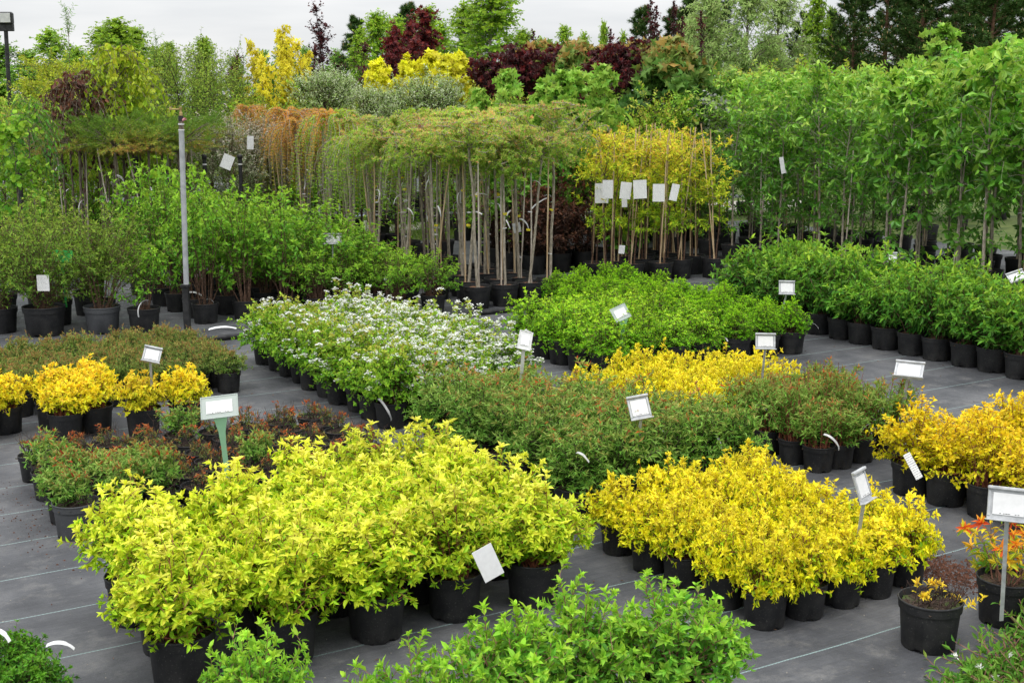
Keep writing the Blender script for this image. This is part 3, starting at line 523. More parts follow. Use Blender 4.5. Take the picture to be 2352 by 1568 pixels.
ground_sheet('paving_edge', 9.2, 22, 24.4, 40, -.005, M['fabric'])
def grass(u0, u1, v0, v1, n, seed):
    A = Acc(seed); g = A.rng; P = np.array([W(*q) for q in np.stack([g.uniform(u0, u1, n), g.uniform(v0, v1, n)], 1)]); P[:, 2] = -.012
    az = g.uniform(0, 6.28, n); D = np.stack([np.cos(az)*.5, np.sin(az)*.5, np.ones(n)], -1); L = g.uniform(.04, .11, n); A.leaves(P, D, g.normal(0, 1, (n, 3)), L, .012, g.random(n), 'needle')
    return tag(part('grass', A.mesh('grass', M['grass'])), 'short green grass beside the gravel path behind the larches', 'grass', kind='stuff')
A_ = grass(9.2, 17, 19.6, 24.4, 14000, 5)

# ------------------------------------------------------------------ plant stock (a few seeds of each kind)
def many(f, cnt, seed, **k): return [f(seed*100+i*7, **k) for i in range(cnt)]
def pick(l): return l[int(U(0, len(l)-.001))]
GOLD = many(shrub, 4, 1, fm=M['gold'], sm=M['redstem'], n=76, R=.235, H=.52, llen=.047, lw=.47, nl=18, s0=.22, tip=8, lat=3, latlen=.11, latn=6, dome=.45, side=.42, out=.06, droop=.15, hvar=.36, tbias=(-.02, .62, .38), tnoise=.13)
DLOW = many(shrub, 4, 2, fm=M['yellow'], sm=M['redstem'], n=70, R=.165, H=.26, llen=.033, lw=.5, nl=10, s0=.3, tip=8, lat=2, latlen=.07, latn=5, dome=.85, side=.4, droop=.06, hvar=.3, sr=.002)
AMB = many(shrub, 4, 3, fm=M['amber'], sm=M['redstem'], n=52, R=.21, H=.44, llen=.036, lw=.6, nl=14, s0=.25, tip=6, lat=2, latlen=.11, latn=7, dome=.5, side=.35, hvar=.45, out=.08, droop=.05)
ORN = many(shrub, 3, 4, fm=M['orange'], sm=M['redstem'], n=55, R=.165, H=.30, llen=.040, lw=.5, nl=11, s0=.25, tip=8, lat=2, latlen=.08, latn=5, dome=.45, side=.42, hvar=.35)
FRSH = many(shrub, 3, 5, fm=M['fresh'], sm=M['pinkstem'], n=66, R=.27, H=.44, llen=.045, lw=.5, nl=18, s0=.2, tip=8, lat=2, latlen=.10, latn=7, dome=.5, side=.3, hvar=.55, ang=(72, 38))
BOXD = many(shrub, 2, 6, fm=M['darkbox'], sm=M['stem'], n=80, R=.15, H=.19, llen=.024, lw=.5, nl=12, s0=.3, tip=7, lat=3, latlen=.05, latn=6, dome=.6, side=.4, hvar=.15, sr=.0018)
REDT = many(shrub, 4, 7, fm=M['redtip'], sm=M['darkstem'], n=46, R=.215, H=.54, llen=.050, lw=.32, nl=17, s0=.15, tip=6, lat=3, latlen=.13, latn=7, dome=.4, side=.4, hvar=.45, ang=(70, 32), out=.05, tbias=(0, .44, .45))
RUSS = many(shrub, 5, 8, fm=M['russet'], sm=M['darkstem'], n=9, R=.075, H=.15, llen=.033, lw=.36, nl=7, s0=.25, tip=5, lat=1, latlen=.05, latn=4, dome=.3, side=.15, hvar=.55, bare=15, sr=.0018, tbias=(.1, .5, .45), ang=(65, 30), r0=.05)
RUST = many(shrub, 3, 9, fm=M['redtip'], sm=M['darkstem'], n=24, R=.125, H=.27, llen=.044, lw=.34, nl=12, s0=.15, tip=6, lat=2, latlen=.08, latn=6, dome=.4, side=.3, hvar=.5, bare=8, sr=.002, ang=(70, 32), tbias=(.02, .46, .46))
OLIV = many(shrub, 4, 10, fm=M['olive'], sm=M['darkstem'], n=46, R=.135, H=.20, llen=.027, lw=.38, nl=11, s0=.2, tip=6, lat=3, latlen=.07, latn=6, dome=.4, side=.3, hvar=.45, sr=.0018, bare=6)
WHIT = many(shrub, 4, 11, fm=M['mid'], sm=M['stem'], n=60, R=.25, H=.52, llen=.034, lw=.58, nl=17, s0=.2, tip=5, lat=3, latlen=.13, latn=7, dome=.65, side=.4, hvar=.45, out=.1, tm='round', flower=(95, .034, M['petal']))
WHIT2 = many(shrub, 3, 12, fm=M['mid'], sm=M['stem'], n=60, R=.24, H=.48, llen=.034, lw=.58, nl=17, s0=.2, tip=5, lat=3, latlen=.13, latn=7, dome=.4, side=.45, hvar=.4, out=.1, tm='round', flower=(26, .032, M['petal']))
UPRD = many(shrub, 4, 13, fm=M['redtip'], sm=M['redstem'], n=36, R=.17, H=.40, llen=.044, lw=.28, nl=17, s0=.12, tip=6, lat=2, latlen=.10, latn=7, dome=.25, side=.3, hvar=.45, bare=10, ang=(60, 30), sr=.0028, tbias=(0, .46, .44), zmin=.07)
LIME = many(shrub, 3, 14, fm=M['lime'], sm=M['stem'], n=60, R=.185, H=.44, llen=.028, lw=.6, nl=15, s0=.2, tip=6, lat=3, latlen=.11, latn=7, dome=.85, side=.45, hvar=.25, tm='dia', out=.08)
BOXG = many(shrub, 3, 15, fm=M['box'], sm=M['stem'], n=100, R=.165, H=.38, llen=.024, lw=.42, nl=13, s0=.4, tip=8, lat=4, latlen=.08, latn=7, dome=.9, side=.4, hvar=.12, tm='dia', ang=(60, 30))
EUON = many(shrub, 4, 16, fm=M['euon'], sm=M['stem'], n=26, R=.30, H=.70, llen=.085, lw=.40, nl=13, s0=.15, tip=5, lat=3, latlen=.20, latn=7, dome=.35, side=.45, hvar=.35, opp=True, droop=.5, sr=.004, zmin=.18, tbias=(-.05, .6, .4))
PHIL = many(shrub, 4, 17, fm=M['phil'], sm=M['stem'], n=17, r0=.08, R=.44, H=1.36, llen=.066, lw=.58, nl=13, s0=.38, tip=5, lat=5, latlen=.22, latn=7, dome=.2, side=.25, hvar=.6, opp=True, droop=.15, sr=.0045, zmin=.3)
SMAL = many(shrub, 4, 18, fm=M['small'], sm=M['stem'], n=32, r0=.08, R=.42, H=1.15, llen=.040, lw=.44, nl=20, s0=.1, tip=4, lat=8, latlen=.21, latn=9, dome=.2, side=.35, hvar=.5, opp=True, sr=.0035, zmin=.12)
QSHR = many(shrub, 3, 19, fm=M['phil'], sm=M['stem'], n=44, r0=.08, R=.30, H=.62, llen=.045, lw=.45, nl=11, s0=.4, tip=6, lat=2, latlen=.13, latn=6, dome=.3, side=.25, hvar=.4, bare=20, sr=.003)

def pos_label(d, i, j, nu, nv, left=True, right=True):
    if j == 0 and i == 0: return f'{d}, at the near left corner'
    if j == 0 and i == nu-1: return f'{d}, at the near right corner'
    if j == 0: return f'{d}, {ORD[i]} from the left in the front row'
    if i == 0 and left: return f'{d}, {ORD[j]} back along the left edge'
    if i == nu-1 and right: return f'{d}, {ORD[j]} back along the right edge'
    return f'{d} inside the block, pot hidden by neighbours'
def block(name, d, cat, group, u0, v0, nu, nv, du, dv, size, stock, keep=None, jit=.02, sf=(.9, 1.1), szf=None, soil='soil', left=True, right=True, hook=None, yaw=0., potm='pot'):
    res = {}
    for j in range(nv):
        for i in range(nu):
            if keep and not keep(i, j): continue
            a = (i*du, j*dv); uu = u0+a[0]*math.cos(yaw)-a[1]*math.sin(yaw)+U(-jit, jit); vv = v0+a[0]*math.sin(yaw)+a[1]*math.cos(yaw)+U(-jit, jit)
            st = stock(i, j) if callable(stock) else stock; s = U(*sf); z = szf(i, j) if szf else U(*sf)
            res[i, j] = potted(name, pos_label(d, i, j, nu, nv, left, right), cat, group, (uu, vv), size, pick(st), s, z, soil, potm)
            if hook: hook(res[i, j], i, j)
    return res
def add_tag(t, z, r=.1, n=1, sc=1.):
    for k in range(n):
        a = U(0, 6.28); part('tag', pick(TAGS), t, (r*math.cos(a), r*math.sin(a), z+U(-.05, .05)), (U(-.5, .5), U(-.6, .6), U(0, 6.28)), (sc, sc, sc))

# ------------------------------------------------------------------ front blocks
block('potted_spirea', 'tall yellow-green spirea of the foreground block', 'shrub', 'yellow-green spireas in the foreground block', 1.40, 4.97, 5, 3, .42, .36, 'A', GOLD, sf=(.95, 1.12), szf=lambda i, j: U(.86, 1.1), jit=.04, left=True)
for k, (u_, v_) in enumerate([(2.35, 6.02), (2.72, 6.05), (3.06, 6.03)]):
    potted('potted_spirea', ['tall yellow-green spirea leftmost of the short rear row of the foreground block', 'tall yellow-green spirea in the middle of the rear row of the foreground block', 'tall yellow-green spirea rightmost in the rear row of the foreground block'][k], 'shrub', 'yellow-green spireas in the foreground block', (u_, v_), 'A', pick(GOLD), U(.95, 1.05), 1.0)
for k, (u_, v_, s) in enumerate([(1.36, 4.02, .8), (1.80, 3.60, .9), (2.16, 3.66, 1.), (2.55, 3.72, 1.), (2.90, 3.62, 1.08)]):
    potted('potted_spirea', 'fresh green pink-stemmed spirea at the bottom edge, '+['standing apart on the left', 'left end of the row of four', 'second in the row of four', 'third in the row of four', 'right end with trailing shoots'][k], 'shrub', 'fresh green spireas along the bottom edge', (u_, v_), 'A', FRSH[k % 3], s, .98)
for k, (u_, v_) in enumerate([(.70, 5.03), (.74, 4.76)]):
    t = potted('potted_box_shrub', ['small dark green mounded shrub at the left edge, farther of the two', 'small dark green mounded shrub in the bottom left corner, nearer of the two'][k], 'shrub', 'small dark mounded shrubs at bottom left', (u_, v_), 'S', BOXD[k])
    part('tag', strip(77+k, .12, .018, .8), t, (.02, -.05, .36), (0, -.2, [-.5, .2][k]-t.rotation_euler.z))
block('potted_spirea', 'low golden-yellow spirea of the front right block', 'shrub', 'low golden spireas in the front right block', 3.86, 4.16, 5, 5, .243, .285, 'S', DLOW, sf=(.9, 1.12), szf=lambda i, j: U(.85, 1.3)+.04*j)
block('potted_spirea', 'amber yellow spirea by the right edge', 'shrub', 'amber spireas at the right edge', 6.04, 4.12, 4, 5, .30, .27, 'M', AMB, sf=(.9, 1.05), szf=lambda i, j: U(.75, 1.08), jit=.03, hook=lambda t, i, j: add_tag(t, .34, .1, 1, 1.2) if (i+j*3) % 4 == 0 else None)
# two lone pots in the bottom right
CUT = shrub(4001, M['orange'], M['darkstem'], n=7, R=.1, H=.10, llen=.034, lw=.45, nl=6, tip=7, lat=0, bare=34, side=0, sr=.002, tbias=(.5, .3, .4))
t = potted('potted_spirea', 'cut back twiggy spirea with a few orange leaves in a lone pot', 'shrub', None, (4.34, 3.60), 'A', CUT, .95, 1.1, 'moss')
tw = shrub(4003, M['orange'], M['darkstem'], n=2, R=.22, H=.05, llen=.032, lw=.45, nl=12, tip=7, lat=1, bare=0, side=0, sr=.0016, tbias=(.5, .3, .4)); part('trailing_shoot', tw['foliage'], t, (.17, .0, .18), (0, 0, .3-t.rotation_euler.z)); 
OR2 = shrub(4011, M['flame'], M['pinkstem'], n=16, R=.19, H=.40, llen=.062, lw=.36, nl=10, tip=8, lat=2, latlen=.12, latn=6, side=.45, s0=.3, tbias=(.05, .7, .45), out=.05, tnoise=.2)
potted('potted_spirea', 'spirea with orange and red shoots behind the signboard at bottom right', 'shrub', None, (4.86, 3.60), 'A', OR2, 1., 1.)

# ------------------------------------------------------------------ left blocks
def rus(i, j): return RUST if (i <= 2 and j <= 2) or (i, j) in ((0, 4), (4, 5), (5, 1)) else RUSS
block('potted_spirea', 'small cut-back spirea of the russet block', 'shrub', 'small cut-back russet spireas at left', 1.42, 7.12, 9, 6, .236, .236, 'S', rus, jit=.03, sf=(.85, 1.15), soil='moss', szf=lambda i, j: U(.7, 1.2), potm='pot', keep=lambda i, j: i+j > 0)
potted('potted_spirea', 'russet-tipped spirea in the larger grey pot at the near corner of its block', 'shrub', 'small cut-back russet spireas at left', (1.40, 7.07), 'M', RUST[1], .95, .85, 'moss', 'potgrey')
for k, (u_, v_) in enumerate([(2.64, 9.12), (2.31, 9.07), (2.03, 9.33), (1.80, 9.24), (1.79, 9.62), (2.05, 9.62), (1.46, 9.66), (1.25, 9.50)]):
    potted('potted_spirea', ['bright yellow-orange spirea, rightmost of its short row at left', 'bright yellow-orange spirea with the metal sign stuck in its pot', 'bright yellow-orange spirea, right one of the pair left of the sign', 'bright yellow-orange spirea, left one of the pair left of the sign',
      'bright yellow-orange spirea behind the left one of the pair', 'bright yellow-orange spirea behind the right one of the pair', 'bright yellow-orange spirea standing alone at the left edge', 'bright yellow-orange spirea cut by the left edge of the photo'][k], 'shrub', 'yellow-orange spireas in the left row', (u_, v_), 'M', ORN[k % 3], U(.98, 1.1), U(.95, 1.2))
def tg(t, i, j):
    if i == 7 and j == 2: part('tag', strip(91, .26, .03, .35), t, (-.1, 0, .42), (0, 0, .3-t.rotation_euler.z))
block('potted_spirea', 'low bronze-green spirea of the far left block', 'shrub', 'low bronze-green spireas at left', 1.62, 10.12, 8, 6, .238, .245, 'S', OLIV, jit=.035, sf=(.85, 1.1), szf=lambda i, j: U(.9, 1.5), hook=tg)

# ------------------------------------------------------------------ centre blocks
block('potted_white_spirea', 'white-flowering spirea of the centre block', 'shrub', 'white-flowering spireas in the centre', 3.97, 8.32, 5, 10, .29, .30, 'M', lambda i, j: WHIT if (j < 7 or i > 1) and i > 0 else WHIT2, sf=(.85, 1.12), szf=lambda i, j: U(.78, 1.15), keep=lambda i, j: not (j < 1 and i > 2),
      hook=lambda t, i, j: (add_tag(t, .28, .13, 1, 1.4) if (i == 0 and j in (0, 2, 3, 6)) else None), jit=.03)
block('potted_spirea', 'dark red-tipped green spirea of the middle block', 'shrub', 'red-tipped spireas in the middle block', 3.95, 5.80, 5, 7, .275, .285, 'A', REDT, sf=(.95, 1.1), szf=lambda i, j: U(.74, 1.04)-.03*j, jit=.03, keep=lambda i, j: i <= 4-(j >= 2)-(j >= 5),
      hook=lambda t, i, j: add_tag(t, .42, .1, 1, 1.) if (i*3+j*5) % 6 == 0 else None)
block('potted_spirea', 'upright red-and-green spirea beside the flat-lying sign', 'shrub', 'upright red-and-green spireas at right', 5.86, 5.86, 4, 4, .22, .25, 'S', UPRD, sf=(.95, 1.1), szf=lambda i, j: U(.8, 1.15), jit=.03, hook=lambda t, i, j: add_tag(t, .3, .09, 1, 1.1) if (i+j) % 2 == 0 else None)
block('potted_spirea', 'lemon-yellow spirea behind the red-tipped block', 'shrub', 'lemon-yellow spireas behind the red-tipped block', 5.34, 6.74, 6, 5, .262, .26, 'S', DLOW, sf=(.98, 1.12), szf=lambda i, j: U(1.0, 1.45), keep=lambda i, j: not (i > 2 and j == 0))
block('potted_round_leaf_spirea', 'lime-green round-leaved shrub beyond the white-flowering block', 'shrub', 'lime-green round-leaved shrubs', 6.35, 8.95, 4, 5, .36, .34, 'L', LIME, sf=(.95, 1.25), szf=lambda i, j: U(.75, 1.12), soil='bark', keep=lambda i, j: True)
block('potted_box', 'bright green box mound right of lime shrubs', 'shrub', 'bright green box mounds', 7.80, 8.92, 3, 10, .35, .34, 'L', BOXG, sf=(.85, 1.2), szf=lambda i, j: U(.7, 1.15), soil='bark', hook=lambda t, i, j: add_tag(t, .26, .17, 1, 1.3) if (i, j) in ((2, 0), (0, 0), (1, 1)) else None)
block('potted_box', 'bright green box mound behind lime shrubs', 'shrub', 'bright green box mounds', 7.08, 10.72, 2, 4, .36, .36, 'L', BOXG, sf=(1.0, 1.12), szf=lambda i, j: U(.8, 1.1), soil='bark', keep=lambda i, j: 7.08+.36*i >= 6.45+(.42+.36*j)*.9)
block('potted_spindle', 'pointed-leaf green shrub along the right aisle', 'shrub', 'pointed-leaf shrubs along the right aisle', 9.46, 6.40, 3, 15, .34, .312, 'L', EUON, sf=(.78, 1.08), szf=lambda i, j: U(.7, 1.2), soil='bark', jit=.025, right=False)

# ------------------------------------------------------------------ tall shrubs at left
for k, (u_, v_, sz, st, s, z, pm) in enumerate([(2.51, 13.62, 'G', 0, 1.05, 1.05, 'pot'), (3.06, 13.45, 'W', 0, 1.1, 1.0, 'potgrey'), (3.43, 13.2, 'X', 1, .72, .72, 'pot'), (3.15, 13.95, 'X', 0, 1., 1.05, 'pot'), (2.15, 14.0, 'X', 0, 1., .9, 'pot'), (2.75, 14.2, 'X', 0, 1., 1.1, 'pot'),
      (1.75, 14.5, 'X', 0, 1., 1., 'pot'), (2.3, 14.9, 'X', 0, 1., 1.1, 'pot'), (3.2, 14.7, 'X', 0, 1.05, 1.1, 'pot'), (2.8, 15.3, 'X', 0, 1., 1., 'pot'), (1.5, 15.2, 'X', 0, 1., 1., 'pot')]):
    t = potted('potted_shrub', ['tall fine-leaved shrub in the widest black pot at left', 'tall fine-leaved shrub in the grey pot', 'leggy bright shrub in the low pot right of the grey one', 'fine-leaved shrub just behind the grey pot', 'fine-leaved shrub left of the widest black pot', 'fine-leaved shrub between and behind the two wide pots'][k] if k < 6 else 'fine-leaved shrub in the back of the left group, pot hidden',
        'shrub', 'tall fine-leaved shrubs at left', (u_, v_), sz, pick(SMAL if st == 0 else PHIL), s, z, 'soil', pm)
    if k in (2, 3, 5): add_tag(t, .3+.3*(k % 2), .1, 1, 1.9)
def hsc(i, j): return 1.16-.10*i+U(-.2, .12)
block('potted_shrub', 'tall bright green shrub behind sprinkler pole', 'shrub', 'tall bright green shrubs behind the sprinkler pole', 4.15, 13.45, 5, 6, .46, .50, 'L', PHIL, sf=(.92, 1.05), szf=hsc, jit=.05, right=False, hook=lambda t, i, j: add_tag(t, .25, .1, 1, 1.7) if i == 0 and j < 2 else None)
block('potted_shrub', 'short twiggy shrub in front of the larches', 'shrub', 'short twiggy shrubs in front of the larches', 5.35, 12.75, 4, 5, .40, .46, 'L', QSHR, sf=(.95, 1.1), szf=lambda i, j: U(.75, .95), jit=.05, keep=lambda i, j: (i > 1 or j > 0), right=False, hook=lambda t, i, j: add_tag(t, .4, .15, 1, 2.0) if j == 0 else None)

# ------------------------------------------------------------------ grafted larches on canes
LW_G = many(larch, 3, 31, fm=M['larchgreen'], kind='weep'); LW_R = many(larch, 3, 32, fm=M['larchrust'], kind='weep', drop=(.25, .95)); LC = many(larch, 4, 33, fm=M['larchmix'], kind='twist'); LD = larch(3401, M['larchred'], 'twist', dead=True)
def cane_mesh(seed, L, m, r=.0095):
    A = Acc(seed); g = A.rng; k = 9; z = np.linspace(0, L, k); P = np.stack([np.cumsum(g.normal(0, .003, k)), np.cumsum(g.normal(0, .003, k)), z], -1); rr = np.full(k, r); A.tubes(P[None], rr[None]*np.linspace(1.1, .85, k)[None], 7)
    for q in np.arange(.2, L-.05, .24): A.lathe([(r*1.0, q-.006), (r*1.22, q), (r*1.0, q+.006)], 7, (np.interp(q, z, P[:, 0]), np.interp(q, z, P[:, 1]), 0))
    return A.mesh('cane', m, True)
CANES = [cane_mesh(51+k, [1.75, 1.55, 1.85, 1.65][k], M['greycane'] if k % 2 else M['cane']) for k in range(4)]
TIE = Acc(5).lathe([(.026, 0), (.028, .004), (.026, .01), (.024, .004), (.026, 0)], 10).mesh('tie', M['tag']); TIEY = Acc(5).lathe([(.024, 0), (.026, .01), (.026, .022), (.023, .01)], 10).mesh('tie', noisy('yellow_tie', (.6, .5, .03), (.7, .6, .05), 20))
def cane_on(t, h, lean=.07, k=None):
    a = U(0, 6.28); l = U(.2, 1)*lean; part('cane', CANES[k if k is not None else int(U(0, 3.99))], t, (.05*math.cos(a), .05*math.sin(a), h*.8), (l*math.sin(a*1.7), l*math.cos(a*2.3), a))
for j in range(18):
    for i in range(4):
        u_ = 7.18+.36*i+U(-.05, .05)+(.18 if j % 2 else 0)*(j > 0); v_ = 12.78+.44*j+U(-.07, .07)
        if j > 0 and i == 3 and j % 2: continue
        if j > 8 and i > 2 or (4 < j < 12 and i > 1 and (i+j) % 3): continue
        if (i, j) == (0, 3): st, kd = LD, ''
        elif j < 7: st, kd = (pick(LC), 'mottled contorted larch standard') if (i+j) % 4 or j < 2 else (pick(LW_G), 'green weeping larch standard')
        elif j < 12: st, kd = (pick(LW_G), 'green weeping larch standard') if (i*2+j) % 5 else (pick(LW_R), 'rusty orange weeping larch standard')
        else: st, kd = pick(LW_R), 'rusty orange weeping larch standard'
        if (i, j) == (0, 3): lab = 'dead red contorted larch standard, fourth back on the left edge'
        elif j == 0: lab = f'larch standard in the front row, {ORD[i]} pot from the left'
        else: lab = kd+' on a cane within the larch rows'
        t = potted('potted_larch', lab, 'larch tree', 'grafted larches on canes', (u_, v_), 'X', {}, 1, 1, 'bark')
        rx, ry, rz = U(-.07, .07), U(-.09, .09), U(0, 6.28); s = U(.86, 1.06)
        for nm, me in st.items(): part(nm, me, t, (0, 0, .23), (rx, ry, rz), (U(.9, 1.1),)*2+(s,))
        cane_on(t, .27, .13)
        if j < 4 or i < 2:
            for q in range(2): add_tag(t, U(.95, 1.6), .02, 1, U(1.2, 1.7))
            for q in range(2): part('tie', TIE if q else TIEY, t, (U(-.01, .01), U(-.01, .01), U(.45, 1.4)), (U(-.3, .3), U(-.3, .3), 0))

# feathery yellow shrubs on canes, brown-red shrubs
SUM = [tree(5200+k*9, M['sumac'], M['stem'], H=1.75, tr=.017, zb=.45, R=.40, nl=30, ntw=3, twl=.2, lt=11, llen=.07, lw=.36, prof=lambda x: .55+.6*x, el=(20, 60), droop=.25, tm='dia', stemn=2, wob=.02, tbias=(.1, .55, .3)) for k in range(3)]
BRN = [shrub(5300+k*9, M['brownred'], M['darkstem'], n=26, r0=.07, R=.34, H=1.2, llen=.07, lw=.5, nl=20, s0=.1, tip=5, lat=4, latlen=.2, latn=7, side=.45, hvar=.35, tm='dia', sr=.004, droop=.2) for k in range(2)]
SP = [(9.60+.42*i+U(-.04, .04), 13.45+.42*j+.10*(i % 2)+U(-.04, .04), i, j) for j in range(4) for i in range(5) if not (i < 2 and j > 1)]
for k, (u_, v_, i, j) in enumerate(SP):
    lab = f'feathery yellow shrub on canes, {ORD[i]} pot from the left in its front row' if j == 0 else 'feathery yellow shrub on bamboo canes standing behind its front row'
    t = potted('potted_feathery_shrub', lab, 'shrub', 'feathery yellow shrubs on canes', (u_, v_), 'X', pick(SUM), .95, U(.80, .9), 'bark')
    cane_on(t, .27, .12, 0); cane_on(t, .27, .14, 2)
for k in range(9):
    u_, v_ = 9.35+.42*(k % 3)+U(-.05, .05), 15.0+.5*(k//3)+U(-.05, .05)
    potted('potted_purple_shrub', 'dark brown-red shrub in a black pot between larches and yellow shrubs', 'shrub', 'dark brown-red shrubs behind the larches', (u_, v_), 'X', BRN[k % 2], 1., U(.9, 1.1))

# ------------------------------------------------------------------ tall saplings on the right
sp1 = lambda x: .45+.75*math.sin(math.pi*min(1, x*.95+.05))
SAPA = [tree(6000+k*9, M['sapling'], M['palebark'], H=2.75, tr=.021, zb=1.0, R=.54, nl=30, ntw=3, twl=.34, lt=9, llen=.115, lw=.46, prof=sp1, el=(25, 65), droop=.35, tm='leaf', wob=.025, lean=.12, opp=True, low=10) for k in range(4)]
SAPB = [tree(6100+k*9, M['sapling'], M['palebark'], H=2.95, tr=.026, zb=1.15, R=.60, nl=25, ntw=3, twl=.38, lt=9, llen=.15, lw=.50, prof=sp1, el=(25, 65), droop=.5, tm='leaf', wob=.03, lean=.2, opp=True, low=8) for k in range(3)]
SAPG = [tree(6200+k*9, M['grey'], M['trunk'], H=2.6, tr=.018, zb=.7, R=.5, nl=34, ntw=3, twl=.34, lt=8, llen=.075, lw=.8, prof=sp1, el=(25, 65), droop=.3, tm='round', wob=.02, lean=.1, low=10, tnoise=.3) for k in range(2)]
n = 0
for j in range(16):
    for i in range(5):
        u_, v_ = 12.75+.74*i+U(-.12, .12), 8.9+.58*j+U(-.12, .12)
        kind = 'G' if v_ > 14.6 and (i+j) % 3 else ('B' if v_ < 11.8 else 'A')
        lab = {'A': 'slender broad-leaved sapling', 'B': 'large-leaved sapling with pale trunk', 'G': 'grey-backed round-leaved sapling'}[kind]
        lab += f', {ORD[j]} from the right in the front row of the stand' if i == 0 else ' within the dense stand at right'
        if len(lab.split()) > 16: lab = lab.replace(' behind the pointed-leaf shrubs', ' of the stand')
        t = potted('potted_sapling', lab, 'sapling', 'tall broad-leaved saplings at right', (u_, v_), 'X', {}, 1, 1, 'bark')
        s = U(.9, 1.06)*(.89 if kind == 'B' else (.80 if kind == 'G' else .86))
        for nm, me in pick({'A': SAPA, 'B': SAPB, 'G': SAPG}[kind]).items(): part(nm, me, t, (0, 0, .23), (U(-.05, .05), U(-.05, .05), U(0, 6.28)) if nm == 'x' else (0, 0, 0), (s, s, s))
        t.rotation_euler.z = U(0, 6.28)
        if i == 0: add_tag(t, U(1.1, 1.6), .03, 1, 1.3)
        if (i+j) % 3 == 0: cane_on(t, .27, .06)
# ------------------------------------------------------------------ trees and shrubs behind
def bump(x): return math.sin(math.pi*min(1, .12+.86*x))
def cone(x): return 1.05-.9*x
def full(x): return .75+.35*math.sin(math.pi*x)
FOR = [tree(7000+k*9, M['forest'], M['trunk'], H=8, tr=.12, zb=.8, R=2.0, nl=80, ntw=8, twl=.8, lt=13, llen=.17, lw=.62, prof=lambda x: 1.05*min(1, .6+x)*(1-x**3)+.10, el=(10, 70), droop=.2, tm='dia', tnoise=.2, gap=.35, wob=.06) for k in range(3)]
BIR = [tree(7100+k*9, M['birch'], M['palebark'], H=8, tr=.08, zb=.8, R=1.5, nl=84, ntw=8, twl=.7, lt=14, llen=.135, lw=.7, prof=lambda x: .95*min(1, .6+x)*(1-x**3)+.12, el=(20, 75), droop=.45, tm='dia', gap=.3, wob=.06) for k in range(3)]
PWL = [tree(7200+k*9, M['palewillow'], M['trunk'], H=7, tr=.09, zb=.6, R=1.9, nl=90, ntw=9, twl=.8, lt=15, llen=.17, lw=.28, prof=lambda x: min(1, .6+x)*(1-x**3)+.12, el=(20, 75), droop=.5, tm='dia', gap=.25) for k in range(2)]
PIN = [pine(7300+k*9, H=11, R=2.7, zb=1.0) for k in range(2)]; PIN2 = [pine(7350, H=8, R=1.5, zb=1.0, nw=13, per=5)]
CRI = [tree(7400+k*9, M['crimson'], M['trunk'], H=5, tr=.03, zb=1.2, R=.55, nl=44, ntw=5, twl=.3, lt=8, llen=.10, lw=1.0, prof=lambda x: .5+.6*bump(x), el=(35, 70), droop=.5, tm='maple', gap=.5, tbias=(.1, .55, .3), tnoise=.18) for k in range(2)]
CRB = [tree(7450+k*9, M['crimson'], M['trunk'], H=3.1, tr=.025, zb=.9, R=.62, nl=50, ntw=5, twl=.3, lt=9, llen=.085, lw=1.05, prof=full, el=(20, 65), droop=.55, tm='maple', tbias=(.05, .35, .3), tnoise=.22) for k in range(2)]
GLD = [tree(7500+k*9, M['goldtree'], M['trunk'], H=4.2, tr=.03, zb=1.0, R=.5, nl=44, ntw=5, twl=.3, lt=10, llen=.11, lw=.45, prof=lambda x: .8*bump(x)+.25, el=(30, 72), droop=.7, tm='dia', gap=.75, wob=.06, stemn=2) for k in range(3)]
LEM = [tree(7550+k*9, M['lemontree'], M['trunk'], H=3.4, tr=.022, zb=1.5, R=.34, nl=34, ntw=5, twl=.22, lt=9, llen=.115, lw=1.0, prof=lambda x: .5+.5*bump(x), el=(30, 70), droop=.6, tm='maple', gap=.45) for k in range(2)]
WIL = [tree(7600+k*9, M['willow'], M['darkstem'], H=2.55, tr=.03, zb=1.55, R=.52, nl=60, ntw=6, twl=.28, lt=13, llen=.045, lw=.36, prof=lambda x: .8+.45*math.sin(math.pi*x), el=(5, 80), droop=.1, tm='dia', twup=.5, tbias=(0, .55, .4)) for k in range(3)]
VAR = [tree(7650+k*9, M['variegated'], M['stem'], H=2.3, tr=.02, zb=.35, R=.7, nl=52, ntw=6, twl=.36, lt=13, llen=.055, lw=.34, prof=full, el=(25, 75), droop=.15, tm='dia', stemn=2, twup=.6, tbias=(-.05, .6, .4)) for k in range(2)]
BSH = [tree(7700+k*9, M['mid'], M['stem'], H=2.2, tr=.022, zb=.25, R=.85, nl=56, ntw=6, twl=.4, lt=11, llen=.07, lw=.55, prof=full, el=(15, 70), droop=.25, tm='dia', stemn=2) for k in range(3)]
ACE = [tree(7750+k*9, M['acer'], M['trunk'], H=3.0, tr=.02, zb=.9, R=.36, nl=34, ntw=4, twl=.22, lt=8, llen=.115, lw=.95, prof=lambda x: .95-.55*x+.15*math.sin(9*x), el=(10, 55), droop=.8, tm='maple', gap=.3) for k in range(2)]
GLO = [tree(7800+k*9, M['globe'], M['trunk'], H=2.95, tr=.03, zb=2.15, R=.72, nl=52, ntw=6, twl=.25, lt=9, llen=.13, lw=1.05, prof=lambda x: 1.05*math.cos(min(1.45, x*1.5)), el=(-10, 75), droop=.55, tm='maple', tbias=(0, .75, .2)) for k in range(2)]
WPG = [tree(7850+k*9, M['weepgreen'], M['trunk'], H=2.6, tr=.025, zb=1.7, R=.62, nl=44, ntw=5, twl=.4, lt=10, llen=.085, lw=.7, prof=full, el=(15, 55), bow=.35, droop=1.5, tm='dia', twup=-.4) for k in range(2)]
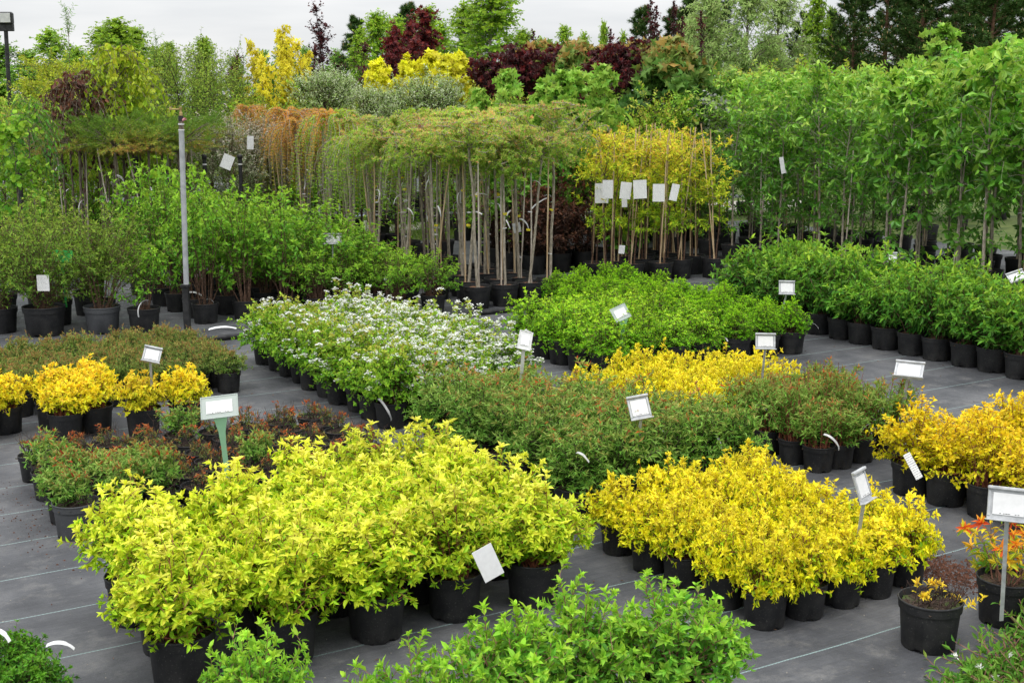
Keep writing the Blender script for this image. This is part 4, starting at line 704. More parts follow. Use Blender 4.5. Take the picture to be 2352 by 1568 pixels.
WPR = [tree(7870, M['brownred'], M['trunk'], H=2.4, tr=.025, zb=1.7, R=.75, nl=36, ntw=5, twl=.4, lt=7, llen=.085, lw=.6, prof=full, el=(10, 50), bow=.35, droop=1.3, tm='dia', twup=-.4, gap=.3)]
PUR = [tree(7900+k*9, M['purple'], M['darkstem'], H=5, tr=.03, zb=2.0, R=.65, nl=28, ntw=4, twl=.35, lt=7, llen=.085, lw=.6, prof=bump, el=(40, 75), droop=.15, tm='dia', gap=.55, lean=.5) for k in range(2)]
SLM = [tree(7930+k*9, M['purple'], M['darkstem'], H=4.4, tr=.03, zb=2.2, R=.22, nl=26, ntw=2, twl=.16, lt=5, llen=.08, lw=.6, prof=lambda x: 1-.5*x, el=(55, 80), droop=.1, tm='dia', gap=.4) for k in range(2)]
RED = [tree(7950+k*9, M['small'], M['darkstem'], H=3.6, tr=.03, zb=1.0, R=.8, nl=46, ntw=6, twl=.45, lt=9, llen=.07, lw=.4, prof=full, el=(35, 75), droop=.1, tm='dia', stemn=2, gap=.3) for k in range(2)]
WSP = [tree(7970+k*9, M['willow'], M['stem'], H=4.4, tr=.02, zb=1.6, R=.35, nl=16, ntw=3, twl=.3, lt=9, llen=.10, lw=.17, prof=lambda x: 1.0, el=(50, 80), droop=.2, tm='dia', tbias=(.1, .2, .2), lean=.4) for k in range(2)]
YGR = [tree(7990+k*9, M['weepgreen'], M['trunk'], H=3.4, tr=.03, zb=.6, R=.9, nl=54, ntw=6, twl=.45, lt=10, llen=.08, lw=.5, prof=full, el=(20, 70), droop=.3, tm='dia', gap=.25) for k in range(2)]
DWP = [tree(8010, M['euon'], M['trunk'], H=2.5, tr=.022, zb=1.8, R=.5, nl=24, ntw=4, twl=.4, lt=6, llen=.09, lw=.42, prof=full, el=(15, 45), bow=.35, droop=1.4, tm='leaf', twup=-.4)]
LIN = [tree(8030, M['phil'], M['trunk'], H=2.6, tr=.022, zb=.5, R=.45, nl=34, ntw=4, twl=.3, lt=8, llen=.08, lw=.9, prof=full, el=(20, 60), droop=.4, tm='round')]
HOR = [shrub(8050, M['acer'], M['stem'], n=16, R=.4, H=1.7, llen=.18, lw=.42, nl=6, s0=.4, tip=7, lat=1, latlen=.2, latn=4, tm='leaf', droop=.4, sr=.006)]
CNF = []
for k in range(3):
    A = Acc(8100+k*9); S = Acc(8101+k*9); g = A.rng; n = 46; H_ = 1.62
    S.tubes(np.stack([np.cumsum(g.normal(0, .008, 6)), np.cumsum(g.normal(0, .008, 6)), np.linspace(-.02, H_, 6)], -1)[None], np.full((1, 6), .018), 6)
    az = np.arange(n)*GA; b = np.repeat(np.array([[0, 0, H_]]), n, 0)+g.normal(0, .02, (n, 3)); rr = g.uniform(.3, .8, n); t = b+np.stack([np.cos(az)*rr, np.sin(az)*rr, g.uniform(-.08, .42, n)], -1); c = (b+t)/2+np.array([0, 0, .08])
    S.tubes(bez(b[:, None], c[:, None], t[:, None], np.linspace(0, 1, 4)[None, :, None]), np.repeat(np.array([[.007, .005, .004, .002]]), n, 0), 4)
    bi = np.repeat(np.arange(n), 7); sv = g.uniform(.3, 1, n*7)[:, None]; lb = bez(b[bi], c[bi], t[bi], sv); le = lb+(unit(t-b)[bi]*.6+g.normal(0, .5, lb.shape)*np.array([1, 1, .35]))*.16
    along(A, lb, (lb+le)/2, le, 30, 0, 1, (60, 40), .042, .2, lambda P, s, g: np.clip(.38+1.0*(P[..., 2]-H_-.05)*-1.6+g.normal(0, .22, s.shape)+.22*np.sin(P[..., 0]*5), 0, 1), 'dia')
    CNF.append({'trunk': S.mesh('trunk', M['trunk'], True), 'crown': A.mesh('crown', M['conif'])})
H0 = {}
def topz(st):
    c = st.get('crown') or st['foliage']; k = c.name
    if k not in H0: v = np.empty(len(c.vertices)*3, np.float32); c.vertices.foreach_get('co', v); H0[k] = float(np.percentile(v[2::3], 99.6))
    return H0[k]
def bg(name, label, cat, group, stock, x, Y, top, H0_, sx=1., lean=0., h=None):
    st = pick(stock); p = at(x, top, Y); s = p[2]/topz(st)
    t = thing(name, (p[0], Y, 0), label, cat, group, U(0, 6.28))
    for nm, me in st.items():
        o = part(nm, me, t, (0, 0, 0), (lean, 0, 0), (s*sx, s*sx, s))
        if nm == 'candles': o['kind'] = 'stuff'
    return t
def bgp(name, label, cat, group, stock, x, Y, top, H0_, sx=1., size='X'):       # the same, standing in a black pot
    t = bg(name, label, cat, group, stock, x, Y, top, H0_, sx); part('pot', pot_mesh(*POTS[size], 'pot'), t); part('soil', soil_mesh(*POTS[size], 'bark'), t); return t
WOOD = 'wood edge behind the nursery'
# far wood, left to right
for x, Y, top, s in [(-40, 52, 150, 1.2), (10, 58, 88, 1.3), (60, 56, 118, 1.2), (105, 60, 165, 1.1), (-15, 46, 190, 1.2)]:
    bg('forest_tree', 'dark green forest tree at the far left beyond the floodlight mast', 'tree', WOOD, FOR, x, Y, top, 8, s*1.3)
for x, Y, top, s in [(128, 46, 72, .8), (170, 48, 110, .9), (232, 47, 62, .85), (268, 45, 48, .95), (312, 48, 66, .7), (345, 50, 112, .7), (395, 50, 100, .55), (470, 48, 88, .55)]:
    bg('forest_tree', 'mid green tree of the small left-hand group against the sky', 'tree', WOOD, BIR, x, Y, top, 8, s*1.9)
for x, Y, top, s in [(600, 52, 118, .7), (655, 50, 96, .7), (705, 52, 110, .8), (790, 54, 118, .9), (540, 52, 135, .8)]:
    bg('forest_tree', 'mid green forest tree behind the golden trees', 'tree', WOOD, FOR, x, Y, top, 8, s*1.3)
for x, Y, top, s in [(860, 46, 30, .9), (915, 48, 42, .9), (985, 47, 18, .9), (1050, 50, 10, .95), (830, 50, 70, .8), (1015, 44, 55, .8)]:
    bg('forest_tree', 'leafy green tree behind the crimson maples left of the big birch', 'tree', WOOD, BIR, x, Y, top, 8, s*1.25)
bg('birch_tree', 'big light green birch rising past the top edge at centre', 'tree', WOOD, BIR[:1], 1135, 42, -70, 8, 1.5)
for x, Y, top, s in [(1195, 52, 70, .9), (1290, 54, 62, .7), (1350, 50, 78, .55), (1385, 48, 52, .35), (1430, 50, 75, .4), (1245, 56, 90, .9)]:
    bg('forest_tree', 'low young green tree under the open sky right of the birch', 'tree', WOOD, BIR, x, Y, top, 8, s*1.25)
for x, Y, top in [(815, 52, 40), (935, 54, 10), (1085, 55, 20), (1475, 48, 18), (1590, 46, -10), (1545, 50, 20), (1650, 47, -25)]:
    bg('pine_tree', 'slim young pine with upright tips poking out of the broadleaved trees', 'tree', WOOD, PIN2, x, Y, top, 8, 1.3)
for x, Y, top, s in [(1640, 38, -20, .95), (1720, 37, -60, 1.0), (1790, 38, -50, .9), (1585, 40, 40, .7)]:
    bg('willow_tree', 'pale silvery willow at the upper right', 'tree', WOOD, PWL, x, Y, top, 7, s)
for x, Y, top, s in [(1870, 40, -40, .6), (1905, 41, 25, .55)]:
    bg('birch_tree', 'sparse yellow-green birch between the willows and the pines', 'tree', WOOD, BIR, x, Y, top, 8, s*1.25)
for x, Y, top, s in [(1965, 38, -30, .8), (2045, 40, -110, 1.0), (2130, 37, -80, 1.0), (2205, 41, -120, 1.0), (2290, 36, -90, 1.05), (2380, 39, -120, 1.1), (1850, 42, 30, .7), (2450, 42, -110, 1.1), (2080, 44, -40, 1.), (2250, 46, -60, 1.)]:
    bg('pine_tree', 'dark pine with pale candles in the top right corner', 'tree', WOOD, PIN, x, Y, top, 11, s*1.75)
for k in range(16):
    x = -60+k*165+U(-40, 40); bg('forest_tree', 'low dark undergrowth tree along the foot of the wood', 'tree', WOOD, FOR, x, 58+U(-4, 6), 165+U(-20, 20) if x < 1500 else 90, 8, 1.5)
# nursery trees
NT = 'tall nursery trees in rows behind the larches'
for x, Y, top, s in [(585, 25, 95, .95), (632, 24, 62, 1.), (672, 24.5, 88, 1.), (605, 23, 130, 1.05), (655, 23, 140, 1.), (690, 26, 120, .9)]:
    bgp('golden_tree', 'golden-leaved tree of the tall clump left of centre', 'tree', 'golden-leaved trees', GLD, x, Y, top, 4.2, s*.72)
for x, Y, top, s in [(895, 30, 55, 1.1), (930, 31, 40, 1.0), (968, 30, 22, 1.2), (915, 29, 80, 1.1), (985, 30, 75, 1.), (950, 28, 90, 1.1)]:
    bgp('crimson_maple', 'tall crimson maple of the clump left of the birch', 'tree', 'crimson maples', CRI, x, Y, top, 5, s)
for x, Y, top in [(865, 28, 150), (905, 28, 140), (945, 28, 135), (985, 28, 140), (1025, 28, 150), (1075, 27, 130), (1100, 24, 118), (1135, 24, 122), (1180, 23, 108), (1215, 23, 95), (1250, 23, 100), (1285, 23.5, 118), (1330, 23, 112), (1375, 22, 105), (1420, 22, 82), (1450, 21.5, 110)]:
    bgp('crimson_maple', 'dark crimson maple of the long low row under the skyline', 'tree', 'crimson maples', CRB, x, Y, top+8, 3.1, 1.)
for x, Y, top, s in [(858, 25, 150, 1.), (885, 25, 138, 1.), (935, 25, 128, 1.), (965, 25.5, 120, 1.2), (1000, 25, 140, 1.), (1040, 24, 128, 1.1), (1060, 24, 122, 1.), (905, 25, 170, 1.), (1070, 24, 180, 1.)]:
    bgp('yellow_maple', 'bright lemon-yellow maple in the row below the crimson trees', 'tree', 'lemon-yellow maples', LEM, x, Y, top, 3.4, s)
for x, Y, top, s in [(735, 21.5, 155, 1.2), (775, 22, 165, 1.15), (715, 23, 170, 1.2), (755, 23.5, 160, 1.2), (800, 23, 172, 1.)]:
    bgp('willow_standard', 'round-headed green willow standard beside the golden trees', 'tree', 'round-headed willow standards', WIL, x, Y, top, 2.55, s)
for x, Y, top, s in [(825, 20, 192, 1.05), (860, 20.5, 205, 1.)]:
    bgp('willow_standard', 'small silvery willow standard left of the pair with whitish heads', 'tree', 'round-headed willow standards', WIL, x, Y, top, 2.55, s)
for x, Y, top, s in [(935, 19.5, 182, 1.1), (975, 19, 165, 1.25), (1015, 19.5, 170, 1.15), (905, 20.5, 200, 1.)]:
    bgp('willow_standard', 'whitish-headed willow standard in front of the yellow maples', 'tree', 'round-headed willow standards', WIL, x, Y, top, 2.55, s)
for x, Y, top, s in [(1530, 21, 92, 1.1), (1500, 22, 98, 1.1), (1455, 22.5, 100, 1.1), (1395, 22.5, 108, 1.), (1310, 23, 100, 1.), (1265, 24, 98, 1.), (1560, 22, 110, .95), (1345, 23, 104, 1.)]:
    bgp('globe_maple', 'big globe maple with bronze-edged leaves under the slim dark saplings' if x == 1530 else 'globe maple standing in the line behind the big globe', 'tree', 'globe maples', GLO, x, Y, top, 2.95, s)
for x, Y, top, s in [(1285, 18.5, 165, 1.), (1330, 18.8, 158, 1.1), (1370, 18.5, 190, 1.), (1405, 18.2, 150, 1.), (1245, 18.8, 185, 1.), (1155, 19, 160, 1.), (1170, 18, 200, 1.), (1120, 19, 205, .9)]:
    bgp('light_maple', 'slender light green maple behind the contorted larches', 'tree', 'light green maples', ACE, x, Y, top, 3.0, s)
for x, Y, top in [(1488, 27, -5), (1500, 28, 15), (1540, 27, 0), (1560, 28, 40), (1612, 27, 25), (1405, 29, 65), (1225, 28, 70)]:
    bgp('slim_sapling', 'slim dark-leaved sapling standing up above the globe maples', 'sapling', 'slim dark saplings', SLM, x, Y, top, 4.4, .9)
bgp('purple_sapling', 'bare-looking dark purple sapling against the open sky', 'sapling', None, PUR[:1], 755, 30, 8, 5, 1.2)
for x, Y, top in [(820, 31, 92), (505, 30, 120), (715, 30, 65), (545, 28, 150), (690, 31, 100)]:
    bgp('purple_sapling', 'small dark purple sapling half hidden among green trees', 'sapling', 'dark purple saplings', PUR[1:], x, Y, top, 5, 1.)
for x, Y, top, s in [(165, 27, 5, 1.), (88, 27, 88, .8), (330, 27, 70, .8)]:
    bgp('wispy_willow', ['tallest wispy bare willow shoot at upper left', 'short wispy willow shoot leaning at far left', 'wispy willow shoot right of the round-crowned group'][[165, 88, 330].index(x)], 'sapling', 'wispy willows at left', WSP, x, Y, top, 4.4, s)
for x, Y, top, s in [(110, 25, 125, 1.1), (160, 26, 130, 1.2), (205, 25, 140, 1.1), (300, 26, 140, 1.1), (130, 23, 165, 1.), (350, 26, 150, 1.), (60, 26, 170, 1.)]:
    bgp('yellow_green_shrub', 'tall yellow-green shrub in the belt at upper left', 'shrub', 'yellow-green shrubs at upper left', YGR, x, Y, top, 3.4, s)
bgp('weeping_tree', 'weeping yellow-green standard with a hanging leafy head at left', 'tree', None, WPG[:1], 275, 19, 108, 2.6, 1.0)
bgp('weeping_tree', 'smaller weeping yellow-green standard behind the purple weeping one', 'tree', None, WPG[1:], 225, 20, 150, 2.6, .8)
bgp('weeping_tree', 'weeping purple-brown standard left of the yellow-green one', 'tree', None, WPR, 175, 18.5, 165, 2.4, 1.0)
bgp('weeping_tree', 'weeping dark green standard at the far left edge', 'tree', None, DWP, 60, 16.5, 222, 2.5, 1.0)
bgp('potted_linden', 'broad round-leaved young tree cut by the left edge', 'tree', None, LIN, 22, 16, 258, 2.6, 1.1)
for x, Y, top, s in [(385, 24, 100, 1.1), (430, 23, 95, 1.15), (480, 24, 105, 1.1), (410, 25, 110, 1.), (455, 22, 140, 1.), (525, 25, 110, 1.), (550, 24, 140, .9)]:
    bgp('dark_twiggy_tree', 'dull green twiggy tree behind the sprinkler pole', 'tree', 'dull green twiggy trees', RED, x, Y, top, 3.6, s)
for x, Y, top, s in [(470, 20, 262, 1.), (510, 19.5, 255, 1.), (550, 20, 268, 1.05), (590, 20.5, 262, 1.05), (440, 20.5, 275, 1.), (620, 21, 255, 1.)]:
    bgp('variegated_willow', 'pinkish-white variegated willow shrub right of the sprinkler pole', 'shrub', 'variegated willow shrubs', VAR, x, Y, top, 2.3, s)
for x, Y, top, s in [(95, 21, 270, 1.), (150, 22, 255, 1.1), (215, 21.5, 290, 1.), (250, 22, 270, 1.), (310, 22, 262, 1.), (360, 22, 255, 1.1), (400, 21.5, 260, 1.), (60, 23, 240, 1.1), (20, 22, 220, 1.2), (-20, 20, 240, 1.1), (700, 23, 200, 1.1), (870, 23, 215, 1.1), (1060, 22, 210, 1.), (1110, 22, 215, 1.), (785, 22, 230, 1.), (1200, 21, 215, 1.), (1440, 20.5, 260, 1.), (1475, 20.5, 240, 1.), (1530, 19.8, 205, .9), (1575, 22, 190, 1.), (640, 24, 200, 1.), (560, 23, 210, 1.), (1510, 25, 190, 1.2), (1150, 26, 165, 1.2), (1640, 26, 165, 1.2), (1720, 27, 150, 1.3), (1800, 27, 150, 1.3), (1880, 27, 150, 1.3), (1960, 26, 160, 1.3), (2040, 26, 160, 1.3), (2120, 26, 160, 1.3), (2220, 26, 165, 1.3), (2320, 26, 165, 1.3)]:
    bgp('leafy_bush', 'plain green leafy bush in the rows between the coloured nursery trees', 'bush', 'green filler bushes of the nursery rows', BSH, x, Y, top, 2.2, s)
bgp('chestnut_seedling', 'young tree with large fan-shaped leaves above the yellow shrubs', 'sapling', None, HOR, 1440, 18, 282, 1.7, 1.0)
for x, Y, top, s in [(2162, 22, 58, 1.1), (2230, 24, 120, 1.), (2090, 24, 130, .9)]:
    bgp('lemon_green_maple', 'yellow-green maple tip rising above the saplings at right' if x == 2162 else 'yellow-green maple half hidden behind the saplings', 'tree', 'yellow-green maples at right', ACE, x, Y, top, 3.0, s)
# flat-headed conifer standards at left and slim potted stock behind them
k = 0
for x, Y in [(140, 19), (182, 18), (225, 18.6), (262, 17.6), (300, 18.4), (338, 17.8), (372, 18.8), (405, 18.2), (160, 20.5), (245, 20.5), (320, 20.5), (390, 20.6), (280, 21.5), (432, 19.6)]:
    lab = f'flat-headed conifer standard, {ORD[k]} from the left in the front line' if k < 8 else 'flat-headed conifer standard in the line behind'
    p = at(x, 330, Y); t = thing('conifer_standard', (p[0], Y, 0), lab, 'tree', 'flat-headed conifer standards', U(0, 6.28)); s = p[2]/1.66*U(.97, 1.04)
    for nm, me in CNF[k % 3].items(): part(nm, me, t, (0, 0, 0), (U(-.03, .03), U(-.03, .03), 0) if False else (0, 0, 0), (1, 1, s))
    part('pot', pot_mesh(*POTS['X'], 'pot'), t); part('soil', soil_mesh(*POTS['X'], 'bark'), t); cane_on(t, .27, .22, 1)
    for q in range(2): add_tag(t, U(.85, 1.45), .03, 1, 1.7)
    k += 1
STK = [tree(8200+k*9, M['mid'], M['palebark'], H=2.1, tr=.014, zb=1.45, R=.3, nl=16, ntw=3, twl=.22, lt=7, llen=.08, lw=.5, prof=full, el=(20, 65), droop=.3, tm='dia') for k in range(2)]
for k in range(46):
    x = -30+k*10.8+U(-9, 9)*2; Y = 22+U(0, 5)
    t = bgp('slim_standard', 'slim pale-trunked standard in the far rows at left', 'tree', 'slim standards in the far rows', STK, x, Y, 300+U(-14, 14), 2.1, 1.)
    if k % 3 == 0: add_tag(t, U(.9, 1.5), .02, 1, 1.8)

# ------------------------------------------------------------------ posts, mast, pipes
def tube_obj(name, pts, r, m, parent=None, sides=10):
    A = Acc(1); P = np.array(pts, float); A.tubes(P[None], np.full((1, len(P)), r), sides); return part(name, A.mesh(name, m, True), parent)
bx, by, _ = W(3.70, 12.58)
t = thing('sprinkler_pole', (bx, by, 0), 'tall grey sprinkler pole rising from a square black post', 'pole')
A = Acc(1); A.box((0, 0, .27), (.062, .062, .54), .004); part('post', A.mesh('post', M['blackpl']), t)
A = Acc(1); A.box((0, 0, .555), (.085, .085, .03), .004); part('post_cap', A.mesh('post_cap', M['blackpl']), t)
zt = at(415, 300, by)[2]; z2 = at(415, 266, by)[2]; z3 = at(414, 247, by)[2]; lx = at(415, 247, by)[0]-bx
def pl(z): return (lx*z/z3, 0, z)
tube_obj('pipe', [pl(.57), pl(1.2), pl(zt)], .0265, M['grey_pipe'], t, 14)
tube_obj('joint', [pl(zt), pl(zt+.012)], .031, M['tag'], t); tube_obj('joint', [pl(zt+.055), pl(zt+.07)], .030, M['tag'], t)
tube_obj('riser', [pl(zt+.012), pl(z2)], .024, M['trunk'], t); tube_obj('hose_wrap', [pl(z2-.055), pl(z2)], .026, M['blackpl'], t)
tube_obj('valve_handle', [pl(zt+.09), (pl(zt)[0]+.05, -.02, zt+.115)], .014, M['pink'], t)
A = Acc(1); c = pl(z2); A.lathe([(.0, 0), (.018, 0), (.018, .03), (.012, .035), (.012, .06), (.016, .065), (.016, .085), (0, .088)], 12, c); A.box((c[0]-.05, 0, c[2]+.062), (.10, .014, .014), .003); A.box((c[0]-.1, 0, c[2]+.07), (.02, .02, .03), .003); part('sprinkler_head', A.mesh('sprinkler_head', M['brass']), t)
# floodlight mast
Y = 27.; b0 = at(32, 430, Y); tp = at(13, 62, Y)
t = thing('floodlight_mast', (b0[0], Y, 0), 'dark floodlight mast at the upper left edge against the sky', 'lamp post'); dx = tp[0]-b0[0]
tube_obj('mast', [(0, 0, 0), (dx*.5, 0, tp[2]*.5), (dx, 0, tp[2])], .042, M['blackpl'], t)
hz = at(10, 50, Y)[2]; A = Acc(1); A.box((dx-.02, 0, tp[2]-.01), (.36, .12, .16), .01); part('gear_box', A.mesh('gear_box', M['blackpl']), t)
fl = Acc(1).box((dx+.04, -.03, tp[2]+.17), (.27, .16, .25), .03); hd = part('floodlight', fl.mesh('floodlight', M['blackpl']), t)
gl = Acc(1).box((dx+.045, -.117, tp[2]+.175), (.21, .012, .19), .003); part('lens', gl.mesh('lens', noisy('lamp_glass', (.42, .43, .42), (.6, .6, .58), 8, .2)), hd)
fl = Acc(1).box((dx-.17, .02, tp[2]+.12), (.16, .2, .2), .03); part('floodlight', fl.mesh('floodlight', M['blackpl']), t)
# black capped posts among the standards
for k, (x, Y, top) in enumerate([(42, 17, 365), (382, 17.2, 385), (469, 18.5, 357), (551, 19, 357), (312, 18.2, 362)]):
    p = at(x, top, Y); t = thing('black_post', (p[0], Y, 0), ['black capped post beside the round-leaved tree at the left edge', 'black capped post just left of the sprinkler pole', 'black capped post just right of the sprinkler pole', 'black capped post below the variegated willows', 'black capped post in the middle of the conifer standards'][k], 'post', 'black posts among the standards')
    A = Acc(1); A.lathe([(.03, 0), (.03, p[2]-.05)], 14); part('post', A.mesh('post', M['blackpl'], True), t)
    A = Acc(1); A.lathe([(.03, p[2]-.05), (.037, p[2]-.05), (.037, p[2]), (.03, p[2]+.01), (.001, p[2]+.014)], 14); part('post_cap', A.mesh('post_cap', M['blackpl'], True), t)
    A = Acc(1); A.lathe([(.0315, p[2]-.14), (.0315, p[2]-.12)], 14); part('band', A.mesh('band', M['tag'], True), t)
tag(tube_obj('irrigation_pipe', [W(3.78, 12.36, .03), W(4.6, 12.35, .028), W(6.0, 12.30, .028), W(7.2, 12.33, .03), W(8.2, 12.37, .03), W(8.9, 12.43, .03)], .028, M['blackpl']), 'black irrigation pipe lying on the fabric before the larch pots', 'pipe')
tag(tube_obj('water_hose', [at(560, 508, 25.2), at(660, 507, 25.2), at(760, 500, 25.5), at(900, 492, 26.), at(1000, 489, 26.4), at(1150, 488, 26.6)], .022, noisy('pale_blue_hose', (.40, .47, .58), (.5, .56, .66), 6, .5)), 'pale blue hose lying along the grass behind the larches', 'hose')
for k in range(14):
    x = 560+k*48+U(-14, 14); Y = 27.5+U(0, 3)
    bgp('potted_stock', 'dark potted shrub across the gravel path behind the larches', 'shrub', 'potted shrubs across the path', BSH, x, Y, 395+U(-25, 10) if x < 1150 else 330, 2.2, 1.2)

# ------------------------------------------------------------------ signs
def rotm(yaw, tilt, roll):
    from mathutils import Matrix
    return Matrix.Rotation(yaw, 3, 'Z') @ Matrix.Rotation(tilt, 3, 'X') @ Matrix.Rotation(roll, 3, 'Y')
def sign(label, x, y, Y, foot, w, h, yaw=0., tilt=-.5, roll=0., kind='metal', zf=.15):
    """sloped board on a stake; x,y,Y = board centre, foot = where the stake enters the pot"""
    c = np.array(at(x, y, Y)); fx, fy = at(*foot, Y+.12)[0:2]; t = thing('plant_sign', (fx, fy, 0), label, 'sign', 'price signs among the pots'); o = np.array((fx, fy, 0.)); c = c-o
    R3 = np.array(rotm(yaw, tilt, roll)); ex, ey, ez = R3[:, 0], R3[:, 1], R3[:, 2]          # ez up the board, -ey faces the viewer
    fm = {'metal': M['metal'], 'clear': M['clear'], 'white': M['tag'], 'green': M['green_pl']}[kind]
    A = Acc(1); A.box(c, (w, .004, h), .001, R3)
    if kind == 'metal':
        lip = .012
        A.box(c+ez*(h/2-.002)-ey*.009, (w*1.04, .02, .014), .003, R3); A.box(c-ez*(h/2+.002)-ey*.012, (w*1.08, .028, .007), .002, R3)
        for s in (-1, 1): A.box(c+ex*s*(w/2-.006)-ey*.005, (.011, .006, h-.03), .001, R3)
    elif kind in ('clear', 'white'):
        for s in (-1, 1): A.box(c+ex*s*(w/2-.003)-ey*.003, (.006, .006, h), .001, R3); A.box(c+ez*s*(h/2-.003)-ey*.003, (w-.012, .006, .006), .001, R3)
    bd = part('board', A.mesh('board', fm), t)
    if kind != 'green':
        A = Acc(1); pw, ph = {'metal': (.76, .68), 'clear': (.70, .55), 'white': (.62, .55)}[kind]; A.box(c-ey*.0055, (w*pw, .002, h*ph), 0, R3); pp = part('paper', A.mesh('paper', M['paper']), t)
        A = Acc(1); g = A.rng; n = 9; xs = np.sort(g.uniform(-.36, .36, n))
        for q in xs: A.box(c-ey*.0072+ex*(q*w*pw)-ez*(h*ph*.44), (w*pw*.05, .0012, .0022), 0, R3)
        part('fine_print', A.mesh('fine_print', M['ink']), pp)
    A = Acc(1); top = c-ez*h*.42+ey*.006; bot = np.array((0, 0, zf)); d = top-bot
    sw = {'metal': .017, 'clear': .03, 'white': .024, 'green': .02}[kind]; m_ = 6; s = np.linspace(0, 1, m_); wd = sw*np.where(s > .75, 1+(s-.75)*({'clear': 7, 'green': 4}.get(kind, 0)), 1)
    P = bot+s[:, None]*d; sx = unit(np.cross(d, [0, 1, 0])); sy = unit(np.cross(sx, d)); th = .005
    V = np.stack([P-sx*wd[:, None]/2-sy*th/2, P+sx*wd[:, None]/2-sy*th/2, P+sx*wd[:, None]/2+sy*th/2, P-sx*wd[:, None]/2+sy*th/2], 1); i = np.arange(m_-1)*4
    A.raw(V, np.concatenate([np.stack([i+a, i+b, i+4+b, i+4+a], -1) for a, b in ((0, 1), (1, 2), (2, 3), (3, 0))])); part('stake', A.mesh('stake', {'clear': M['cleargreen'], 'metal': M['metal'], 'white': M['tag'], 'green': M['green_pl']}[kind]), t)
    return t
sign('wide clear plastic sign holder with tapered stake over the cut-back russet pots', 504, 934, 7.05, (524, 1075), .215, .135, 0, -.55, -.13, 'clear')
sign('small metal sign in the yellow-orange spireas at left', 349, 815, 8.9, (352, 965), .125, .115, .35, -.55, .30)
sign('white plastic sign leaning over the white-flowering spireas', 1206, 782, 8.5, (1190, 860), .095, .135, .25, -.45, .28, 'white', .2)
sign('clear plastic sign on a greenish stake in front of the lime-green shrubs', 1425, 719, 10.9, (1425, 810), .15, .135, .1, -.5, -.42, 'clear')
sign('metal sign at the back of the bright green box mounds', 1807, 661, 12.3, (1786, 730), .155, .13, 0, -.3, .02)
sign('metal sign in front of the box mounds above the lemon-yellow spireas', 1758, 784, 9.1, (1745, 905), .145, .112, 0, -.3, .02)
sign('metal sign standing in the middle of the dark red-tipped spireas', 1468, 936, 7.1, (1454, 1110), .125, .135, .1, -.45, -.16)
sign('metal sign tipped nearly flat over the upright red-and-green spireas', 2088, 851, 8.3, (2066, 955), .185, .16, -.35, -1.05, .05)
sign('metal sign turned sideways in the front right golden spireas', 1979, 1115, 5.8, (1962, 1275), .12, .15, .85, -.35, -.04)
sign('large metal sign cut by the right edge over the orange spirea', 2316, 1158, 5.1, (2304, 1372), .17, .135, -.1, -.3, .08, 'metal', .16)
sign('small metal sign under the tall saplings at right', 2048, 592, 13.6, (2050, 640), .115, .11, .05, -.3, .04)
sign('tilted metal sign peeping over the pointed-leaf shrubs at the right edge', 2335, 636, 11.9, (2330, 680), .16, .12, -.4, -.8, -.5)
sign('green plastic sign holder among the fine-leaved shrubs at left', 143, 588, 13.1, (152, 700), .21, .12, 0, -.25, .06, 'green', .25)
sign('grey metal sign seen among the short twiggy shrubs', 764, 549, 14.4, (764, 620), .20, .12, 0, -.3, 0)
# hanging cards
def card(label, x, y, Y, w, h, yaw=0., roll=0., mt='print', tilt=0.):
    A = Acc(1); A.box((0, 0, 0), (w, .0025, h), .0006); t = part('hanging_card', A.mesh('hanging_card', M[mt])); t.location = at(x, y, Y); t.rotation_euler = rotm(yaw, tilt, roll).to_euler()
    return tag(t, label, 'card', 'printed cards on the plants')
for lab, x, y, w, h, r in [('printed white card leftmost in the yellow shrubs, half behind its neighbour', 1382, 444, .15, .24, .0), ('printed white card left of centre in the yellow shrubs', 1396, 435, .115, .22, .0), ('printed white card second from the left pair in the yellow shrubs', 1437, 438, .12, .2, .1), ('narrow printed white card hanging lowest in the yellow shrubs', 1434, 457, .06, .2, -.05),
      ('largest printed white card in the middle of the yellow shrubs', 1470, 435, .145, .22, -.05), ('printed white card in the right half of the yellow shrubs', 1513, 443, .13, .21, 0), ('slanted printed white card rightmost in the yellow shrubs', 1549, 442, .085, .2, .2)]:
    card(lab, x, y, 15.9+(x % 7)*.045 if x != 1382 else 16.35, w*1.15, h*1.05, 0, r)
card('blank white card leaning out of the yellow-green spireas by a pot', 1121, 1292, 5.45, .10, .155, .35, -.38, 'paper', -.15)
card('white printed card inside the tall shrub in the widest pot', 99, 650, 12.75, .125, .165, 0, 0, 'print')
card('white card hanging in the leftmost sapling trunks', 1797, 380, 17.0, .06, .22, .2, -.2, 'tag')
card('grey printed card hung below the variegated willows', 522, 372, 18., .16, .2, 0, .4, 'print')
card('white card hung at the edge of the rusty larches', 575, 328, 19.2, .1, .2, 0, .05, 'tag')
for x, y, Y, s in [(440, 812, 10.2, 1), ]: pass
card('long white printed label standing in the amber spirea pot', 2097, 1070, 7.0, .045, .16, .1, -.45, 'print', -.3)
card('round white label low in the yellow shrubs', 1428, 573, 16.3, .08, .11, .2, .1, 'print')
card('oval white label hung low between the larch canes', 1187, 523, 15.5, .10, .12, .3, -.2, 'tag')

